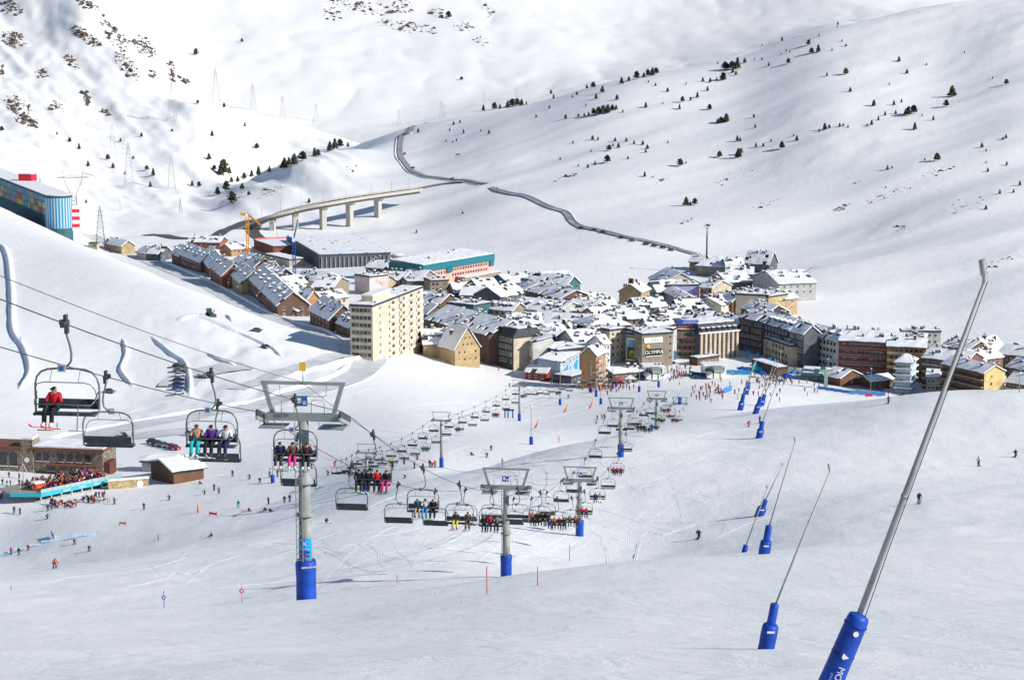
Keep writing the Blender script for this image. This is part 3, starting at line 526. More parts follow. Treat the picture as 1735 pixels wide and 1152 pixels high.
# --- generic houses: (name, label, A, B, h, depth, wall, roof, rise, chimneys, dormers, front windows(nf,nc), left, right)
LIST = [
 ('row_house','first row house at the far upper left end of the street, dark brick under snow',(291,430),(304,434),6,11,'dbrick','gx',5,2,3,(2,5),None,(2,3)),
 ('row_house','second block of row houses along the street, long snowy roof with two rows of dormers',(304,432),(340,443),6.5,12,'dbrick','gx',6,4,10,(2,12),None,(2,3)),
 ('row_house','third block of row houses, short, between the long block and the orange brick gable',(340,437),(355,451),6.5,12,'dbrick','gx',6,3,6,(2,6),None,(2,3)),
 ('row_house','row house block with bare orange brick gable end',(356,454),(376,466),7,13,'brick','gx',6,4,3,(2,6),None,(2,2)),
 ('row_house','row house block with tan gable end, fifth along the curved street',(389,465),(409,478),6.5,13,'tan','gx',6,3,3,(2,6),None,(2,2)),
 ('row_house','long row house block with saw-tooth dormers above the street lamps',(422,477),(470,512),6.5,15,'umber','gx',6,6,12,(2,12),None,(2,3)),
 ('gabled_house','big ochre gable house with a fir in front of it',(517,514),(548,513),4.5,16,'orange','gy',5.5,2,0,(1,2),None,None),
 ('row_house','row house block with two steep roof slabs just left of the tall cream tower',(525,526),(558,541),6,13,'umber','gx',6,4,2,(2,5),None,(2,2)),
 ('row_house','lowest row house block with blue shaded dormers against the tower',(558,543),(598,556),4.5,13,'umber','gx',5,4,7,(1,6),None,None),
 ('garage_hut','tiny brown hut with a single snowy slope beside the street bend',(503,527),(525,524),2.6,6,'brown','gx',1.4,0,0,(1,2),None,None),
 ('farm_house','low farmhouse with tan gable at the top left of the village road',(176,410),(206,420),4,9,'tan','gx',3,2,0,(1,4),None,(1,1)),
 ('gabled_house','tan gabled house by the road left of the first row house',(247,431),(274,428),3.6,12,'beige','gy',3.2,2,0,(1,1),None,None),
 ('gabled_house','dark gabled house with orange corner right behind the first row houses',(272,432),(292,427),4,10,'slate','gy',4,2,0,(1,2),None,None),
 ('gabled_house','tan gable house peeping over the long saw-tooth row',(455,458),(477,457),5,14,'tan','gy',4,3,0,(1,2),None,None),
 ('gabled_house','brick house roof behind the orange gable, second row',(395,444),(430,452),6,12,'brick','gx',4.5,4,3,(1,4),None,None),
 ('gabled_house','snow roofed house behind the fifth row house with dark chimneys',(432,462),(466,470),6,12,'dark','gx',4.5,5,3,(1,4),None,None),
 ('gabled_house','ochre house with wide snowy roof behind the yellow crane',(392,424),(424,420),4,12,'orange','gx',3,3,0,(1,4),None,None),
 ('gabled_house','long snowy roofed house at the back of the row house quarter',(318,410),(372,412),4,14,'brick','gx',3,5,3,(1,6),None,None),
 ('gabled_house','flat snowy house below the blue crane',(478,484),(520,480),5,12,'beige','gx',3.5,5,0,(1,4),None,None),
 ('gabled_house','white house with stepped snowy roofs below the blue crane mast',(500,470),(545,474),5,13,'lgrey','gx',3,6,0,(1,4),None,None),
 ('gabled_house','wide snowy roof between the saw-tooth row and the ochre gable',(480,500),(526,494),5,15,'umber','gx',4,4,3,(1,4),None,None),
 ('gabled_house','pale pink gable house right of the blue crane',(547,477),(568,474),5.5,11,'palepink','gy',4,1,0,(2,2),None,None),
 ('stone_house','grey pebble-stone house with sloping gable behind the tall tower',(564,487),(591,478),8,11,'stone','gy',3.5,4,0,None,None,None),
 ('gabled_house','small snow roofed house between the stone gable and the ochre gable',(548,508),(590,504),4,12,'beige','gx',3,4,2,(1,4),None,None),
 ('pink_block','tall pale pink blank-walled block rising behind the cream tower',(601,467),(626,470),9,12,'palepink','flat',0,3,0,None,(4,3),None),
 ('gabled_house','beige house with dark stair tower left of the silver tank',(620,454),(664,456),6,14,'stone','gx',3.5,5,0,(1,5),None,None),
 ('gabled_house','house with broad white roof in front of the silver tank',(641,472),(682,474),5,14,'brown','gx',3,4,0,(1,4),None,None),
 ('gabled_house','grey house with wide roof light left of the brown-grey cube block',(682,468),(716,470),6,12,'stone','gx',3,3,0,(1,4),None,None),
 ('low_block','low khaki block between the tower and the brown-grey cube',(690,479),(729,478),6,14,'stone','flat',0,2,0,(1,6),None,None),
 ('cube_block','brown-grey flat-roofed cube block with two floors of windows',(729,477),(760,476),8,12,'stone','flat',0,2,0,(2,4),None,None),
 ('gabled_house','brown gable house with white roof right of the brown-grey cube',(771,496),(812,495),5,14,'brown','gx',4,3,0,(1,4),None,None),
 ('balcony_block','ochre block with brown wooden balconies below the pink building',(811,488),(845,486),9,12,'tan','gx',3.5,2,0,(3,4),None,None),
 ('slate_house','dark blue-grey shaded house with a wide snowy roof right of the balcony block',(848,503),(890,497),8,16,'slate','gx',4,2,0,(2,5),None,None),
 ('disco_block','dark teal block with a snow-covered flat roof behind the tower',(757,514),(802,520),8,14,'dteal','flat',0,7,0,None,None,None),
 ('gabled_house','white roofed house right behind the dark teal block',(780,500),(842,503),6,14,'beige','gx',3.5,3,0,(1,5),None,None),
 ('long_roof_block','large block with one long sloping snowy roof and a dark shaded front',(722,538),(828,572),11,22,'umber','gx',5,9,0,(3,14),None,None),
 ('low_house','small snowy houses front with many chimneys right of the tower foot',(718,578),(772,588),6,18,'tan','gx',4.5,9,5,(1,5),None,None),
 ('cream_end_block','dark mansard block with a bare cream end wall',(844,565),(870,573),13,14,'dark','mansard',3,2,0,(4,5),None,None),
 ('tan_block','narrow pale tan building beside the cream end wall',(889,572),(903,580),12,8,'white','shed',2,1,0,(3,2),None,None),
 ('machine_block','black-purple flat block with grey cooling units on its roof',(903,587),(945,596),9,20,'plum','flat',0,0,0,(1,6),None,None),
 ('striped_roof_house','house with sawtooth white roofs in the middle of the snowy roofs',(862,520),(944,531),6,22,'lgrey','gx',3.5,10,5,(1,6),None,None),
 ('gabled_house','white roofed house right of the sawtooth roof house',(942,524),(1001,530),6,18,'brick','gx',4,6,0,(1,5),None,None),
 ('gabled_house','long white roof in the middle of town behind the cooling-unit block',(862,549),(919,550),7,18,'beige','gx',3.5,7,4,(1,5),None,None),
 ('gabled_house','broad white roof in mid town left of the yellow excavator',(919,550),(986,555),7,20,'lgrey','gx',4,7,0,(1,6),None,None),
 ('chimney_house','wide barrel-like snowy roof carrying a cluster of thin chimneys',(880,577),(944,579),9,24,'ice','mansard',2,10,0,(1,6),None,None),
 ('brick_terrace','white roofed terrace with a strip of red brick wall in mid town',(936,566),(978,563),6,14,'brick','gx',3,3,0,(1,5),None,None),
 ('gabled_house','house with patchy snow roof left of the orange facade',(975,582),(1030,578),10,16,'white','gx',4,6,3,(2,5),None,None),
 ('red_terrace','long reddish terrace with a white roof below the teal sheds',(889,492),(949,507),7,18,'dbrick','gx',3.5,7,0,(2,10),(2,3),None),
 ('white_annex','white end house on the left of the long reddish terrace',(876,486),(889,492),7,14,'lgrey','gx',3,2,0,(2,3),None,None),
 ('teal_shed','long low teal-edged shed at the back edge of town',(862,480),(978,474),4,24,'dteal','gx',3,3,0,(1,10),None,None),
 ('teal_shed','second teal-edged shed with a pointed gable behind the reddish terrace',(960,484),(983,480),5,26,'dteal','gy',4,2,0,(1,2),None,None),
 ('low_terrace','low white roofed building with an ochre end left of the blue shade',(970,511),(1030,507),4.5,12,'tan','gx',2,2,0,(1,6),None,None),
 ('gabled_house','snowy roof in front of the brown blank gable',(988,520),(1045,517),6,14,'stone','gx',3,7,0,(1,5),None,None),
 ('blank_gable_block','brown blank-walled gable block with a clock box on its roof',(1049,494),(1086,496),9,14,'tan','gy',3.6,2,0,None,None,None),
 ('gabled_house','pale grey gabled house right of the brown blank gable',(1092,491),(1113,495),7,14,'lgrey','gy',4.5,1,0,(1,3),None,None),
 ('slope_roof_house','house with large white pitched roof and ochre gable at the back',(1100,471),(1122,481),8,20,'cream','gx',5,5,0,None,None,(2,3)),
 ('grey_slab_house','grey slab building with white lean-to roof left of the lilac wall',(1124,494),(1152,508),7,9,'grey','gx',2,1,0,None,None,(1,2)),
 ('lilac_block','block with a large plain lilac wall',(1130,485),(1185,484),9.5,20,'lilac','flat',0,10,0,None,None,None),
 ('painted_block','narrow block with red and turquoise painted bands right of the lilac wall',(1186,487),(1206,489),9,16,'beige','gx',3,5,0,(3,3),None,None),
 ('gabled_house','house with brown gable above the painted block',(1204,471),(1232,479),7,14,'stone','gy',3.5,3,0,(1,2),None,None),
 ('hip_roof_house','house with a wide pyramid snow roof beside the black mast',(1180,452),(1232,453),5,18,'stone','hip',5,1,0,(1,6),None,None),
 ('gabled_house','small beige house at the foot of the black mast',(1168,443),(1190,445),5,10,'tan','gx',3,1,0,(1,3),None,None),
 ('gabled_house','snowy house with dark gable left of the big grey gable block',(1230,466),(1276,463),6,16,'slate','gx',4,6,0,(1,4),None,None),
 ('gabled_house','teal-grey house below the pyramid snow roof',(1232,455),(1262,452),5,14,'dteal','gx',4,3,0,(1,3),None,None),
 ('dark_gable_house','house with pointed dark gables at the back right edge of town',(1262,447),(1303,446),5,12,'slate','gx',6,3,0,(1,3),None,None),
 ('grey_gable_block','big pale grey gable block with a double snow roof',(1276,468),(1320,482),9.5,20,'lgrey','gy',4.5,5,0,None,None,(2,5)),
 ('flat_ochre_block','wide ochre block with stepped balconies and a flat snowy roof',(1236,496),(1302,505),10,15,'tan','flat',0,14,0,(1,8),None,None),
 ('tall_cream_slab','tall narrow cream slab right of the wide ochre block',(1302,503),(1318,494),10.5,16,'cream','flat',0,4,0,(3,2),None,None),
 ('stone_end_house','ochre stone house with two tiny windows at the right end of upper town',(1319,509),(1351,505),8,12,'tan','gx',3,2,0,(2,2),None,None),
 ('cream_house','low cream house with white roof in front of the wide ochre block',(1222,518),(1254,511),6,14,'cream','gx',3,5,0,(1,4),None,None),
 ('gabled_house','small snowy roofs in front of the lilac wall',(1150,524),(1205,522),4.5,12,'slate','gx',3.5,6,0,(1,4),None,None),
 ('gabled_house','white roof with paired chimneys in front of the pale grey gabled house',(1080,522),(1130,520),6,16,'dark','gx',3.5,5,0,(1,4),None,None),
 ('gabled_house','broad snow roof with dark chimneys behind the black lettering block',(1040,542),(1100,540),8,18,'stone','gx',3.5,8,0,(1,6),None,None),
 ('gabled_house','snow roof with roof vents behind the brown balcony hotel',(1128,540),(1180,538),8,16,'lgrey','gx',3,9,0,(1,5),None,None),
 ('gabled_house','white hip roof behind the cream tower house',(1000,556),(1068,552),9,18,'plum','hip',4,6,0,(1,5),None,None),
 ('infill_house','dark roofed house tucked between the cream tower and the dark teal block',(700,507),(746,514),7,12,'brown','gx',3.5,4,2,(1,4),None,None),
 ('infill_house','snowy house just behind the right end of the cream tower',(694,524),(724,532),7,10,'umber','gx',3.5,4,0,(1,4),None,None),
 ('infill_house','low house right of the dark teal block with a patchy roof',(826,523),(868,528),6,12,'stone','gx',3,5,3,(1,4),None,None),
 ('infill_house','narrow house between the sawtooth roof and the long white roof',(905,538),(952,542),6,10,'brick','gx',3,5,0,(1,5),None,None),
 ('infill_house','house with brown front behind the red brick terrace in mid town',(985,548),(1036,549),8,12,'brown','gx',3,5,3,(1,5),None,None),
 ('infill_house','tiny tan house left of the brown blank gable',(1008,534),(1042,531),6,10,'tan','gx',2.6,3,0,(1,4),None,None),
 ('infill_house','small snowy house below the brown blank gable',(1054,533),(1096,530),6,10,'umber','gx',3,5,0,(1,4),None,None),
 ('infill_house','grey attic block right behind the lettering block',(1098,553),(1141,551),12,10,'grey','gx',2.6,6,3,(1,5),None,None),
 ('infill_house','slate house behind the blue roof sign',(1158,538),(1202,541),11,10,'slate','gx',2.6,6,0,(1,5),None,None),
 ('infill_house','brown house between the painted block and the wide ochre block',(1206,507),(1240,512),7,10,'brown','gx',3,5,0,(1,4),None,None),
 ('infill_house','low brown house behind the mural block',(952,603),(988,590),7,8,'brown','gx',2.4,3,0,(1,4),None,None),
 ('infill_house','low plum house under the barrel-like roof',(905,572),(946,575),7,9,'plum','gx',2.4,4,0,(1,5),None,None),
 ('infill_house','reddish house beside the silver tank',(664,462),(690,460),5,10,'brick','gx',2.6,3,0,(1,3),None,None),
 ('infill_house','beige house between the pink block and the silver tank',(628,476),(646,478),6,10,'beige','gx',2.6,3,0,(1,2),None,None),
]
BLACK_ = BLACK
for (nm, lab, A, Bp, h, d, wall, rk, rise, nch, nd, fw, lw, rw) in LIST:
    b = B(nm, lab, A, Bp, h, d, wall, cat='house' if 'house' in nm else 'building'); b.roof(rk, rise, bare=.09 if rk != 'flat' else .04, th=.45); b.chim(int(nch*1.5)+1)
    if nd and rk == 'gx': b.dorm((nd+1)//2 if nd > 6 else nd, row=2 if nd > 6 else 1, back=.55 if nd > 6 else .4)
    if fw: b.wins('f', fw[0], fw[1], frame=random.choice([FRW, FRD]), skip=.08)
    if lw: b.wins('l', lw[0], lw[1], skip=.1)
    if rw: b.wins('r', rw[0], rw[1], skip=.1)
    if nm == 'painted_block':
        for x, w_, z, hz, m in ((.26, .5, .75, .16, 'red'), (.26, .5, .42, .16, 'red'), (.26, .5, .1, .2, 'yellow'), (.62, .14, .5, .98, 'turq'), (.84, .22, .5, .9, 'red')): MB().box((b.L*x, -.08, b.h*z), (b.L*w_, .14, b.h*hz), M('turquoise_paint', (.10, .38, .38), .6) if m == 'turq' else WM(m)).obj('painted_band', b.t)
    if nm == 'blank_gable_block': MB().box((b.L*.5, 2, b.h+5.2), (2.6, 1.6, 2.6), WM('orange')).box((b.L*.5, 1.15, b.h+5.2), (1.3, .1, 1.6), BLACK).box((b.L*.5, 2, b.h+6.65), (2.8, 1.8, .25), RSNOW).obj('clock_box', b.t)
    if nm == 'disco_block': text('DANCING', 2.3, DSTEEL, b.t, (b.L*.55, b.D*.9, b.h+1.9), (PI/2, 0, PI), 'roof_lettering', ex=.1)
    if nm == 'cream_end_block': MB().box((b.L+.05, b.D/2, b.h/2-.3), (.12, b.D, b.h-.6), WM('cream')).obj('end_wall', b.t)
# ------------------------------------------------------------------ front rows and special buildings
def quick(nm, lab, A, Bp, h, d, wall, rk='flat', rise=3, nch=3, fw=None, lw=None, rw=None, frame=None, th=.45, bare=.03, oh=.4, w=1.1, hh=1.4, cat='building', fh=2.8, skip=.05):
    b = B(nm, lab, A, Bp, h, d, wall, cat=cat); b.roof(rk, rise, oh=oh, bare=bare, th=th); b.chim(nch)
    if fw: b.wins('f', *fw, w=w, hh=hh, frame=frame, fh=fh, skip=skip)
    if lw: b.wins('l', *lw, w=w, hh=hh, frame=frame, fh=fh)
    if rw: b.wins('r', *rw, w=w, hh=hh, frame=frame, fh=fh)
    return b
b = quick('gable_inn', 'tall stone inn with steep gable and yellow-framed windows at the edge of the slope', (771,588), (813,592), 7.5, 12, 'tan', 'gy', 8, 5, (2,4), frame=M('yellow_frame', (.75, .55, .16), .7), th=.35, w=.9)
for z, n in ((1.6, 3), (4.2, 2)): 
    for i in range(n): new('window', win_mesh(MATS['yellow_frame']), b.t, (b.L*(.5+(i-(n-1)/2)*.17), -.002, b.h+z), 0, (.9, 1, 1.3))
b = quick('mural_block', 'ice-blue block with turquoise painted panels beside the red hut', (949,613), (989,595), 7.5, 9, 'ice', 'shed', 1.0, 1, (2,6))
for k, x in enumerate((.22, .3, .62, .7, .9)): MB().box((b.L*x, -.05, b.h*(.35+.12*(k % 2))), (b.L*.07, .06, b.h*.5), SKYB).obj('painted_panel', b.t)
b = quick('red_hut', 'small barn-red wooden hut with a thick snow roof', (890,630), (926,634), 2.8, 8, 'red', 'gx', 2.0, 1, (1,3), None, (1,1), cat='hut')
b = quick('yellow_facade', 'narrow pale yellow townhouse facing the slope left of the orange one', (995,603), (1009,603), 12, 7, 'yellow', 'gx', 3, 2, (4,3), (4,2))
b = quick('orange_facade', 'narrow orange-brown townhouse with rows of small balconies', (1010,602), (1027,598), 12.5, 6, 'orange', 'gx', 3, 2, (4,3)); b.balc('f', 4, n=2)
b = quick('white_townhouse', 'slim white townhouse between the orange facade and the cream tower house', (1022,584), (1034,582), 11, 8, 'white', 'gx', 3, 2, (3,2))
b = quick('cream_tower_house', 'cream tower house left of the giant poster', (1033,561), (1060,558), 13.5, 12, 'cream', 'flat', 0, 3, (5,3), (5,3))
# block with the big poster and black lettering sign
b = quick('poster_block', 'dark stone block carrying the giant framed poster', (1060,566), (1087,568), 12.5, 7, 'stone', 'flat', 0, 2)
pb = MB().box((b.L*.40, -.15, b.h*.52), (b.L*.62, .25, b.h*.72), WHITEP).obj('poster_frame', b.t)
POST = [M('poster_blue', (.18, .42, .62), .6, .4, .6), M('poster_green', (.30, .36, .06), .6, .5, .8), M('poster_dark', (.05, .07, .08), .6, .4, 1)]
MB().box((b.L*.40, -.32, b.h*.72), (b.L*.56, .06, b.h*.22), POST[0]).obj('poster_top', pb); MB().box((b.L*.40, -.32, b.h*.40), (b.L*.56, .06, b.h*.40), POST[2]).obj('poster_ground', pb)
MB().lathe((b.L*.43, -.4, b.h*.36), [(1.2, -1.4), (1.5, -.6), (1.3, .7), (.8, 1.5), (.3, 1.9)], POST[1], 10, axis=Matrix(((1, 0, 0), (0, .08, 0), (0, 0, 1)))).obj('poster_figure', pb)
b = quick('sign_block', 'stone block with the black lettering sign and white banner facing the slope', (1088,568), (1140,565), 13.2, 16, 'stone', 'flat', 0, 5)
sg = MB().box((b.L*.38, -.2, b.h*.47), (b.L*.50, .3, 2.7), BLACK).obj('sign_board', b.t); text('OLYMPIA', 2.0, WHITEP, sg, (b.L*.38, -.37, b.h*.47), (PI/2, 0, 0))
MB().box((b.L*.38, -.2, b.h*.47-1.6), (b.L*.52, .4, .25), RSNOW).obj('sill_snow', b.t); MB().box((b.L*.36, -.2, b.h*.84), (b.L*.60, .25, 2.2), WHITEP).obj('banner', b.t)
for x, m in ((.34, SKYB), (.42, SKYB), (.5, M('leaf_green', (.2, .45, .08)))): MB().box((b.L*x, -.34, b.h*.84), (.35, .05, 1.2), m, M4=Matrix.Rotation(.3, 3, 'Y')).obj('emblem', b.t)
MB().box((b.L*.2, -.25, b.h*.66), (1.6, .2, 1.3), YEL, M4=Matrix.Rotation(.4, 3, 'Y')).obj('yellow_emblem', b.t); b.wins('f', 4, 1, x0=.86, x1=.98, w=.9, hh=.8, frame=FRD)
b = quick('grey_stair_tower', 'thin grey stair tower between the lettering block and the brown hotel', (1140,560), (1147,557), 13, 14, 'lgrey', 'flat', 0, 0)
b = quick('brown_hotel', 'brown balcony hotel with a blue roof sign left of the columned hotel', (1147,561), (1184,561), 11.5, 15, 'stone', 'flat', 0, 4, (4,4), frame=FRD); b.balc('f', 4, mat=WM('brick'), n=3, dep=.8)
u = MB().box((b.L*.5, 4, b.h+1.9), (b.L*.9, 6, 3.0), WM('brick')).obj('penthouse', b.t); MB().box((b.L*.5, .8, b.h+3.6), (b.L*.98, .3, 1.8), M('sign_blue', (.01, .12, .55), .5)).obj('roof_sign', b.t); text('ADIDAS', 1.5, WHITEP, b.t, (b.L*.55, .62, b.h+3.6), (PI/2, 0, 0), 'roof_lettering', shear=.3)
b = B('columned_hotel', 'hotel with tall cream columns, dark window bays and a grey mansard roof', (1185,565), (1251,561), 11, 18, 'slate'); b.roof('mansard', 3.6, th=.5)
for i in range(9): MB().box((b.L*(i+.35)/8.7, -.35, b.h/2-.3), (b.L*.052, .9, b.h+.4), WM('cream')).obj('column', b.t)
b.wins('f', 4, 8, w=1.5, hh=1.9, x0=.06, x1=.98, frame=FRW, sill=False); MB().box((b.L/2, -.5, b.h+.25), (b.L+.6, 1.1, .5), RSNOW).obj('eave_snow', b.t)
for i in range(7): MB().box((b.L*(i+.7)/7.3, 1.0, b.h+1.5), (1.3, 1.6, 1.5), WM('slate')).box((b.L*(i+.7)/7.3, .9, b.h+2.35), (1.6, 1.9, .3), RSNOW).box((b.L*(i+.7)/7.3, .17, b.h+1.5), (.9, .08, 1.1), GLASS).obj('dormer', b.t)
# right-hand row, running down towards the camera, in shade
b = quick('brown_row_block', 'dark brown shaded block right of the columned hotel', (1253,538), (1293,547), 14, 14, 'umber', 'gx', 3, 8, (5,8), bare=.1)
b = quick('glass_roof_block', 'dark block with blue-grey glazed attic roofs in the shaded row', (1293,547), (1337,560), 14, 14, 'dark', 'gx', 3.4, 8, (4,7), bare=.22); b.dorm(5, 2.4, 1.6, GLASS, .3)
b = quick('beige_low_block', 'beige lower block in front of the glazed attic roofs', (1294,573), (1338,588), 8, 4, 'beige', 'flat', 0, 1, (3,7), frame=FRD, w=1.4)
b = quick('grey_glass_block', 'narrow grey glazed block between the beige and pale grey blocks', (1337,561), (1362,567), 13.7, 8, 'slate', 'gx', 3, 3, (4,6), bare=.2)
b = quick('pale_grey_block', 'long pale grey apartment block with regular windows in the right-hand row', (1362,565), (1421,580), 12.2, 13, 'lgrey', 'gx', 3.4, 9, (4,9), (4,3), frame=FRD, w=1.3, bare=.06); b.dorm(4, 3.2, 1.5, DSTEEL, .35)
b = quick('red_brick_block', 'wide red brick apartment block with thin balcony rails', (1422,575), (1503,584), 13.5, 16, 'brick', 'gx', 3.4, 9, (5,11), w=1.3); b.balc('f', 5, n=6, mat=M('red_rail', (.22, .06, .05), .7), dep=.7)
b = quick('balcony_brick_block', 'brown brick block with open balconies right of the red brick one', (1503,586), (1569,592), 13.5, 15, 'orange', 'gx', 2.6, 8, (5,7), frame=FRD); b.balc('f', 5, n=3, a=.0, b=.5, dep=1.4, mat=WM('beige'))
b = B('glass_pavilion', 'pale glass pavilion with white stepped floors and blue-white roof', (1518,614), (1543,617), 12, 10, 'ice'); b.roof('hip', 2.5, bare=.15)
for k in range(5): MB().box((b.L/2, b.D/2, .6+k*2.5), (b.L+1.6, b.D+1.6, .5), WHITEP).obj('floor_band', b.t)
b.wins('f', 4, 5, w=1.6, hh=1.6, frame=FRW, sill=False)
b = quick('long_brick_block', 'long dark brick block behind the slanted steel pole', (1563,606), (1638,616), 12, 15, 'dbrick', 'gx', 3, 9, (4,11)); b.balc('f', 4, n=5, mat=WM('beige'), dep=.9)
b = quick('white_roof_chalet', 'beige chalet with white roof left of the slanted steel pole', (1570,638), (1593,640), 6.5, 8, 'beige', 'gx', 2.2, 1, (2,3))
b = quick('brown_chalet', 'brown house right of the slanted steel pole with corner balconies', (1607,634), (1632,644), 8, 9, 'brown', 'gx', 2.4, 2, (2,4), None, (2,2))
b = quick('yellow_end_block', 'yellow end wall block with brown balconies on its shaded side', (1668,632), (1703,630), 13, 24, 'yellow', 'gy', 2.4, 5, None, None, None); b.balc('l', 4, n=5, mat=WM('plum'), dep=1.2); b.wins('l', 4, 9, frame=FRD); b.wins('f', 3, 1, w=.8, hh=.9, x0=.25, x1=.45, frame=FRD)
MB().box((-.06, b.D/2, b.h/2), (.1, b.D, b.h), WM('brown')).obj('brown_cladding', b.t)
b = quick('right_edge_block', 'brown block under snow at the right edge of the picture', (1704,648), (1752,655), 9, 12, 'dbrick', 'gx', 3, 4, (3,6)); b.balc('f', 3, n=4)
for k, (A, Bp, h, d, w, rk, rise, lab) in enumerate([((1505,573),(1567,579),12,8,'lgrey','shed',1.5,'pale grey roof strip above the brown brick balcony block'), ((1528,562),(1594,564),9,6,'lgrey','flat',0,'long grey pergola roof at the back of the right-hand row'),
    ((1596,586),(1640,594),9,14,'brown','gx',3,'snowy roof with dark gable behind the slanted pole'), ((1640,592),(1676,596),8,14,'white','gy',4.5,'pointed white snow roof right of the slanted pole'), ((1650,612),(1700,606),9,12,'dbrick','gx',3,'snow roof full of chimneys behind the yellow end wall'),
    ((1690,600),(1745,606),8,14,'brown','gx',3,'snow roofs at the far right behind the yellow end block'), ((1425,566),(1500,572),13,6,'umber','flat',0,'row of dark chimney stacks roof behind the red brick block'), ((1706,622),(1750,630),9,12,'slate','gx',3,'blue shaded snow roof right of the yellow end block'),
    ((1204,545),(1250,552),10,10,'umber','gx',3,'long dark roof running behind the columned hotel'), ((1256,522),(1300,532),12,12,'dark','gx',3,'dark glazed roof with snow patches above the brown row block')]):
    b = quick('back_row_block', lab, A, Bp, h, d, w, rk, rise, 8, (3,6))
b = quick('plaza_chalet', 'brown wooden chalet with white roof at the lift plaza', (1424,640), (1462,638), 3.4, 9, 'brown', 'gy', 2.6, 1, (1,3), cat='chalet')
b = quick('plaza_chalet', 'small low chalet with broken snow roof right of the wooden chalet on the plaza', (1475,646), (1515,645), 3, 8, 'brown', 'gx', 1.6, 1, (1,4), cat='chalet')
b = quick('plaza_terrace', 'long low snow-covered terrace roof in front of the shaded row', (1274,612), (1316,625), 3, 5, 'umber', 'flat', 0, 0, cat='terrace'); b = quick('plaza_kiosk', 'low kiosk with snowy roof at the foot of the columned hotel', (1182,609), (1218,605), 2.6, 5, 'brown', 'flat', 0, 0, (1,6), cat='kiosk')
b = quick('plaza_bar', 'snow roofed open bar below the lettering block', (1040,634), (1090,630), 2.8, 10, 'brown', 'gx', 1.2, 2, (1,6), cat='bar')
b = quick('ski_school_hut', 'low wide hut with flat snow roof right of the mural block', (968,640), (1000,633), 2.4, 8, 'slate', 'flat', 0, 0, (1,4), cat='hut')
# lift stations
def station(lab, px, py, w, rz, s=1.0):
    p = G(px, py); t = thing('lift_station', lab, 'lift station', p, rz)
    MB().box((0, 4, 2.0), (w, 6, 5.0), WHITEP).obj('cabin', t); wb = MB().box((0, .95, 3.1), (w*.92, .12, 1.5), GLASS).obj('window_band', t)
    for i in range(6): MB().box((-w*.46+w*.92*i/5, .86, 3.1), (.14, .1, 1.6), WHITEP).obj('mullion', wb)
    MB().box((0, 4, 4.9), (w+.8, 7, .6), RSNOW).obj('roof_snow', t)
    MB().extr([(-7, 3.2), (-6.4, 4.4), (-2, 5.2), (.6, 4.6), (.6, 3.4), (-4, 3.4)], -w*.22, w*.22, GREY).obj('drive_housing', t)
    MB().lathe((0, -4.2, 2.9), [(2.4, 0), (2.5, .12), (2.5, .3), (2.3, .4)], DSTEEL, 20).obj('bullwheel', t)
    for x in (-w*.16, w*.16): MB().path([(x, -2.5, -1.5), (x, -2.5, 3.4)], .3, GREY, 8).obj('support_column', t)
    MB().box((-w*.75, -2, 1.1), (w*.5, 5, .3), M('dark_blue_roof', (.02, .07, .16), .6)).box((-w*.75, -2, -.2), (w*.4, 4, 2.4), WM('slate')).obj('queue_shelter', t)
    return t
station('white lift station cabin with dark window band below the lettering block', 1108, 642, 7.5, .1)
station('large white lift station with grey drive housing in the middle of the plaza', 1212, 640, 8.5, .12)
p = G(1395, 648); t = thing('lift_hall', 'dark rounded lift hall with snow patches in front of the pale grey block', 'lift station', p, -.35)
MB().extr([(0, -1), (0, 2.5), (1.5, 4.3), (4, 5.2), (7, 5.2), (9.5, 4.2), (11, 2.4), (11, -1)], -9, 9, WM('dteal')).obj('shell', t); sm = MB(); snow_sheet(sm, [V(-8.5, .6, 3.3), V(8.5, .6, 3.3), V(8.5, 4, 5.3), V(-8.5, 4, 5.3)], 8, 3, .25, .35); sm.obj('roof_snow', t)
for i in range(5): MB().box((-7+3.5*i, -.08, 1.4), (2.6, .1, 1.8), GLASS).obj('window', t)
p = G(1399, 659); t = thing('lift_tower', 'thick pale green T-shaped lift pillar before the rounded lift hall', 'lift tower', p); MB().box((0, 0, 3), (1.3, 1.1, 8), M('pale_green_paint', (.25, .36, .31), .5)).obj('pillar', t); MB().box((0, 0, 7.2), (5, .8, .6), MATS['pale_green_paint']).obj('crossarm', t)
p = G(1440, 675, 0, 500); b = None
# --- coloured industrial building behind the left hill
ze = -86.5
def pz(px, py, z): u, t = ray(px, py); y = z/t; return Vector((u*y, y, z))
a, c = pz(-40, 288, ze), pz(76, 333, ze); d = (c-a); Ln = math.hypot(d.x, d.y); rz = math.atan2(d.y, d.x); h = 15
t = thing('factory_building', 'long building with blue striped curved end and coloured panels behind the left hill', 'building', (a.x, a.y, ze-h), rz); Dp = 13.0
def outline(n=16, o=0.0):
    P = [(0, -o), (Ln, -o)]
    for k in range(1, n): g = -PI/2+PI*k/n; P.append((Ln+math.cos(g)*(6+o), Dp/2+math.sin(g)*(Dp/2+o)))
    return P+[(Ln, Dp+o), (0, Dp+o)]
MB().prism(outline(), -22, h, WM('dteal')).obj('wall', t); ro = MB().prism(outline(16, .3), h+.002, h+.5, WM('slate')).obj('roof', t); MB().prism(outline(16, -.2), h+.502, h+.8, RSNOW).obj('roof_snow', ro)
STR = [M('stripe_blue', (.01, .22, .48), .5), M('stripe_pale', (.42, .55, .58), .5)]; oo = outline(28, .06)[1:30]
